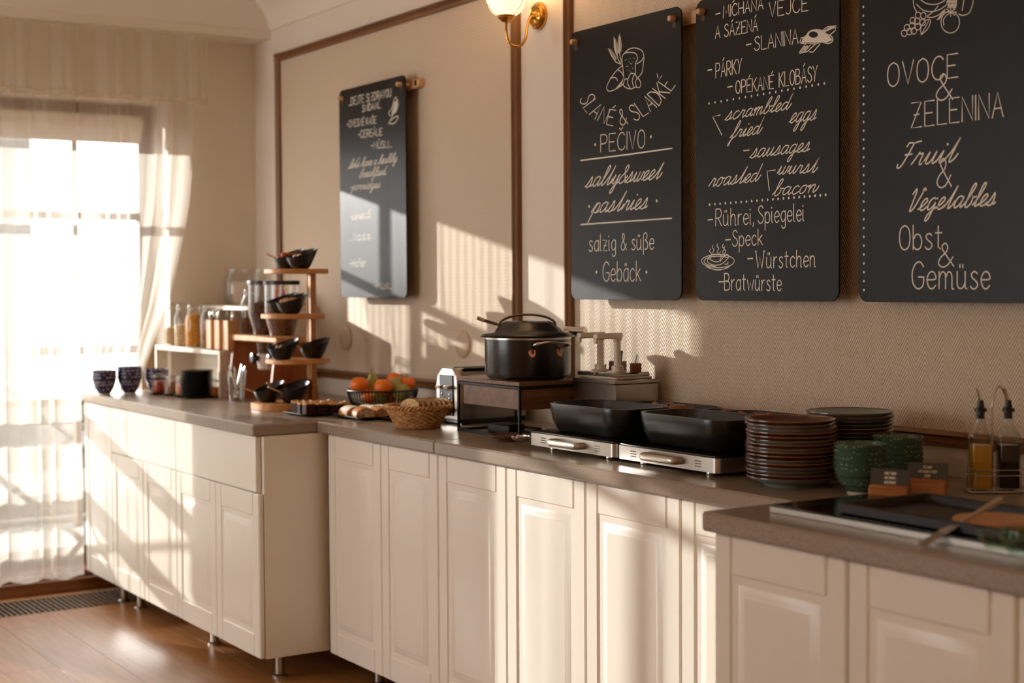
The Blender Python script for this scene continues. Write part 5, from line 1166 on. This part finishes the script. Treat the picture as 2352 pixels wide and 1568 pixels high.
dish('deep black stoneware dish on the hob beside the spoon plate, towards the room', 3.100, 3.462, -.468, -.262, .080)
dish('black stoneware dish of browned food, on the wall side of the first hob', 3.14, 3.475, -.248, -.085, .070)
dish('black stoneware dish with red bits, room side of the second hob', 3.508, 3.868, -.462, -.262, .080)
dish('black stoneware dish with red bits, wall side of the second hob', 3.54, 3.880, -.248, -.085, .070)
roast = plain('browned food', '8f4f22', .4, var=.35, scale=60); redb = plain('red sausage bits', 'b2431c', .35, var=.25, scale=50)
def pile(name, label, cx, cy, hx, hy, z, mat, n, s, seed):
    random.seed(seed); t = thing(name, label, 'food', (cx, cy, z)); MB().prism(rrect(hx, hy, .03, 4), 0, .008, .003).build('layer', mat, t)
    for k in range(n): m = MB().at(random.uniform(-hx, hx)*.85, random.uniform(-hy, hy)*.8, .012+random.uniform(0, .016), random.uniform(0, 6), random.uniform(-.5, .5), random.uniform(-.5, .5)); m.blob(s*1.7, s, s*.7, 8, .3, k); m.build('piece', mat, t)
pile('browned_food', 'browned pieces of food in the wall side dish', 3.31, -.166, .115, .045, HZ+.038, roast, 26, .012, 3)
pile('sausage_bits', 'red sausage bits in the room side dish of the second hob', 3.694, -.362, .115, .06, HZ+.028, redb, 26, .011, 4)
pile('sausage_bits', 'red sausage bits in the wall side dish of the second hob', 3.71, -.166, .115, .045, HZ+.036, redb, 22, .011, 5)

# ------------------------------------------------------------------ stacked plates
def glaze(name, c, rim):
    t = NT(name); v = t.obj(); sp = t.n('ShaderNodeSeparateXYZ'); t.l(v, sp.inputs[0]); d = t.math('SQRT', t.math('ADD', t.math('POWER', sp.outputs[0], 2), t.math('POWER', sp.outputs[1], 2)))
    f = t.math('GREATER_THAN', t.math('ADD', sp.outputs[2], t.math('MULTIPLY', t.noise(40, 3, v), .002)), .0232); n = t.noise(12, 3, v); t.base(t.mix(f, t.mix(n, c, tuple(x*.7 for x in lin(c)[:3])+(1,)), rim)); t.set(.16, 0, .5); return t.m
gb_, gg_, gk_ = glaze('brown glazed plate', '6b4a3a', '8a5a3e'), glaze('grey-blue glazed plate', '8d9a94', '6e4632'), glaze('dark teal glazed plate', '46605f', '5c3d2c')
def plate_prof(r): return [(0, .004), (r*.52, .004), (r*.54, 0), (r*.60, 0), (r*.63, .006), (r*.84, .012), (r*.96, .019), (r, .0225), (r*.998, .0245), (r*.985, .0245), (r*.93, .020), (r*.66, .0082), (0, .0065)]
pms = [MB().lathe(plate_prof(.103), 56).mesh('plate', m) for m in (gb_, gg_, gk_)]
def plates(px, X, n, order, lbs, group, dz, seed):
    random.seed(seed); p = spot(px, X)
    for k in range(n): link('dinner_plate', pms[order[k % len(order)]], None, lbs[order[k % len(order)]]+', '+rank(k, n), 'plate', group, loc=(p.x+random.uniform(-.0022, .0022), p.y+random.uniform(-.0022, .0022), TOP+k*dz), rz=random.uniform(0, 6))
    return p
plates(1816, 4.075, 16, [1, 0, 1, 1, 0, 1, 0, 0, 1, 0, 1, 0, 0, 1, 1, 0], ['brown glazed plate in the tall stack by the hob', 'grey-blue glazed plate in the tall stack by the hob', ''], 'tall stack of glazed plates', .0086, 5)
plates(1951, 4.03, 16, [2, 2, 0, 2, 2, 2, 0, 2, 0, 2, 2, 0, 2, 2, 1, 1], ['brown glazed plate in the stack against the wall', 'grey-blue glazed plate in the stack against the wall', 'dark teal glazed plate in the stack against the wall'], 'wall side stack of glazed plates', .0088, 6)
# green patterned bowls
def green_m():
    t = NT('green patterned bowl'); v = t.obj(); sp = t.n('ShaderNodeSeparateXYZ'); t.l(v, sp.inputs[0]); z = sp.outputs[2]
    vo = t.n('ShaderNodeTexVoronoi'); vo.inputs['Scale'].default_value = 120; t.l(v, vo.inputs['Vector']); dots = t.math('LESS_THAN', vo.outputs['Distance'], .35); band = t.math('LESS_THAN', t.math('PINGPONG', t.math('ADD', z, .003), .016), .006)
    ln = t.math('LESS_THAN', t.math('PINGPONG', z, .0105), .0013); f = t.math('MULTIPLY', dots, band); foot = t.math('LESS_THAN', z, .007)
    c = t.mix(ln, '48614f', '22382b'); c = t.mix(t.math('MULTIPLY', f, .6), c, '9fb39a'); t.base(t.mix(foot, c, 'c9c3ae')); t.set(.18, 0, .5); return t.m
M['green'] = green_m(); gbm = MB().lathe([(0, .004), (.024, .004), (.024, 0), (.029, 0), (.0295, .007), (.038, .014), (.0475, .028), (.0545, .044), (.059, .060), (.0597, .062), (.0565, .062), (.0515, .044), (.0445, .029), (.037, .016), (.031, .0121), (0, .0115)], 40).mesh('bowl', M['green'])
for (px, X, n), lb in (((1977, 4.275, 5), 'green patterned bowl in the stack beside the wooden sign'), ((2060, 4.215, 5), 'green patterned bowl in the stack behind, towards the wall')):
    p = spot(px, X)
    for k in range(n): link('cereal_bowl', gbm, None, lb+', '+rank(k, n), 'bowl', 'green bowls', loc=(p.x, p.y, TOP+k*.0125), rz=k*1.1)
# wooden sign blocks with black cards
blk = wood('orange sign block', '9a5a30', 'bd7a48', 0, 2, .4)
def card_sign(label, c, rz, w, txt):
    t = thing('sign_holder', label, 'sign', c, rz); MB().box(-w/2, w/2, -.014, .014, 0, .036, .003).build("block", blk, t)
    m = MB().at(0, .004, .018, rx=math.radians(-14)); cw = w*1.02; m.loft([[(x, -.0012, z) for x, z in ((-cw/2, 0), (cw/2, 0), (cw/2, .052), (-cw/2, .052))], [(x, .0012, z) for x, z in ((-cw/2, 0), (cw/2, 0), (cw/2, .052), (-cw/2, .052))]]); o = m.build('black_card', card, t, 0)
    L = MB(); L.M = Matrix.Translation((0, .004, .018)) @ Matrix.Rotation(math.radians(-14), 4, 'X')
    for k, s in enumerate(txt):
        g, W = glyphs(s, False); h = .00055; x0 = -W*h*.62/2; zb_ = .040-k*.0095
        for gx, strokes in g:
            for kind, pts in strokes:
                q = [Vector((x0+(gx+a)*h*.62, -.0016, zb_+b*h)) for a, b in pts]
                if len(q) < 2: continue
                n = len(q); A = []; B = []
                for i in range(n):
                    tt_ = q[min(i+1, n-1)]-q[max(i-1, 0)]; tt_ = tt_.normalized() if tt_.length > 1e-9 else Vector((1, 0, 0)); nn = Vector((-tt_.z, 0, tt_.x))*.00045; A.append(q[i]+nn); B.append(q[i]-nn)
                L.add(A+B, [(i, i+1, n+i+1, n+i) for i in range(n-1)])
    L.build('lettering', M['chalk'], t, 0)
p = spot(2042, 4.40); card_sign('orange wooden sign block for fruit yogurt in front of the green bowls', (p.x, p.y, TOP), math.radians(30), .082, ('OVOCNÝ JOGURT', 'FRUIT YOGHURT |', 'FRUCHTJOGHURT'))
p = spot(2128, 4.37); card_sign('wooden sign block for white yogurt behind the fruit yogurt sign', (p.x, p.y, TOP), math.radians(30), .085, ('BÍLÝ JOGURT', 'WHITE YOGHURT | WEISSER', 'JOGHURT'))
# oil and vinegar set
def cruet():
    p = spot(2283, 4.42); d = Vector((RT.x, RT.y, 0)).normalized(); n = Vector((d.y, -d.x, 0)); rz = math.atan2(d.y, d.x); t = thing('cruet_rack', 'chrome wire rack holding the oil and vinegar bottles', 'rack', (p.x, p.y, TOP), rz)
    MB().box(-.060, .060, -.030, .030, .002, .006, .001).build('base_plate', M['chrome'], t)
    for z in (.040, .052): MB().tube([(x, y, z) for x, y in rrect(.060, .031, .012, 4)], .0013, 6, True).build('wire_ring', M['chrome'], t)
    for sx in (-1, 1):
        for sy in (-1, 1): MB().tube([(sx*.05, sy*.031, .004), (sx*.05, sy*.031, .054)], .0013, 6).build('upright', M['chrome'], t)
    MB().tube(catmull([(-.004, 0, .006), (-.004, 0, .12), (-.004, 0, .19), (.002, 0, .222), (.012, 0, .232), (.022, 0, .218), (.026, 0, .19), (.020, 0, .17)], 5), .0022, 8).build('carry_handle', M['chrome'], t)
    for s, lb, liq, nm in ((-1, 'square glass bottle of yellow oil in the chrome rack', plain('golden oil', 'c08a14', .1, 0, .5), 'oil_bottle'), (1, 'square glass bottle of dark vinegar in the chrome rack', plain('dark vinegar', '100704', .12, 0, .2), 'vinegar_bottle')):
        c = Vector(t.location)+d*(s*.0305); b = thing(nm, lb, 'bottle', (c.x, c.y, TOP+.007), rz); a = .0225; rings = []
        for z, k, r in ((0, 1, .006), (.002, 1.02, .006), (.112, 1.02, .006), (.122, .9, .008), (.135, .60, .0125), (.150, .48, .0105), (.168, .46, .010), (.170, .52, .0114)): rings.append([(x, y, z) for x, y in rrect(a*k, a*k, min(r, a*k*.98), 4)])
        MB().loft(rings, True, True, False).build('glass_body', M['clear'], b, 50)
        MB().prism(rrect(a*.9, a*.9, .005, 4), .003, .098, .001).build('liquid', liq, b)
        m = MB(); m.lathe([(.0085, .155), (.0085, .17), (.0135, .171), (.0135, .178), (.0085, .180), (.006, .196), (0, .197)], 16); m.build('stopper', M['blackmatt'], b)
        MB().tube([(0, 0, .195), (-.003, 0, .207), (-.008, 0, .222)], [.004, .003, .0022], 8).build('pour_spout', M['chrome'], b)
cruet()

# ------------------------------------------------------------------ black glass hob with pan on the protruding counter
ga = onz(1767, 1176, TOP); gx0, gy0 = ga.x, ga.y; gx1, gy1 = gx0+.78, gy0+.36
gh = thing('glass_hob', 'flat black glass hob with a steel edge carrying the dark pan', 'hob', ((gx0+gx1)/2, (gy0+gy1)/2, TOP)); hx, hy = (gx1-gx0)/2, (gy1-gy0)/2
MB().box(-hx, hx, -hy, hy, 0, .013, .001).build('steel_edge', plain('satin steel edge', 'a59c90', .35, .9), gh); MB().box(-hx+.001, hx-.001, -hy+.001, hy-.001, .013, .016, .0005).build('glass_top', hobglass, gh)
gz = TOP+.016; c0 = onz(1920, 1177, gz); pw, pl_ = .50, .25
pn = thing('serving_pan', 'shallow dark brown pan with the fork and wooden disc', 'pan', (c0.x+pw/2, c0.y+pl_/2, gz), 0); brn = plain('dark brown pan', '1c120d', .5, 0, .4); rings = []
for zz, k in ((0, -.006), (.003, 0), (.018, .0), (.020, -.002), (.020, -.010), (.017, -.012), (.004, -.014)): rings.append([(x, y, zz) for x, y in rrect(pw/2+k, pl_/2+k, .012, 3)])
MB().loft(rings).build('pan', brn, pn, 40)
w0 = onz(2290, 1190, gz+.02); wd_ = MB().at(0, 0, 0); wd_.lathe([(0, .0), (.075, 0), (.077, .003), (.077, .012), (.075, .014), (0, .014)], 40); wd_.build('wooden_disc', M['acacia'], None, label='round wooden board lying in the dark pan', cat='board', loc=(w0.x, min(w0.y, c0.y+pl_-.1), gz+.006))
f0 = onz(2300, 1146, gz+.055); f1 = onz(2180, 1214, gz+.008)
fk = MB(); fk.tube([f0, f0*.6+f1*.4, f0*.25+f1*.75], [.007, .005, .0035], 8, flat=.5)
dd = (f1-f0).normalized(); sd_ = dd.cross(Vector((0, 0, 1))).normalized(); b0 = f0*.25+f1*.75
fk.loft([[b0+sd_*w+Vector((0, 0, h)) for w, h in ((-.004, .001), (.004, .001), (.004, -.001), (-.004, -.001))], [b0+dd*.02+sd_*w*3+Vector((0, 0, h)) for w, h in ((-.004, .001), (.004, .001), (.004, -.001), (-.004, -.001))], [b0+dd*.045+sd_*w*3.4+Vector((0, 0, h)) for w, h in ((-.004, .001), (.004, .001), (.004, -.001), (-.004, -.001))]])
for k in range(4): s_ = (-.011+k*.0073); fk.tube([b0+dd*.044+sd_*s_, b0+dd*.075+sd_*s_*.9, b0+dd*.098+sd_*s_*.8], [.0018, .0016, .0009], 6)
fk.build('serving_fork', plain('satin cutlery', 'cfc8bb', .32, .8), None, 40, label='large steel serving fork leaning in the dark pan', cat='fork')
# small ribbed glass bowls at the counter edge
for k, (px, py) in enumerate(((2290, 1262), (2345, 1275), (2350, 1250))):
    q = onz(px, py, gz); m = MB(); prf = [(.012, 0), (.016, .001), (.020, .006), (.030, .020), (.034, .030), (.0325, .030), (.028, .021), (.018, .008), (0, .005)]; seg = 48; vs = []
    m.lathe(prf, seg)
    for i, v in enumerate(m.v): a = math.atan2(v.y, v.x); g = 1+.06*math.cos(12*a); v.x *= g; v.y *= g
    m.build('glass_bowl', pane('greenish glass', (.80, .92, .86, 1), .8) if k == 0 else bpy.data.materials['greenish glass'], None, label='small ribbed greenish glass bowl on the black glass hob', cat='bowl', group='ribbed glass bowls', loc=q)
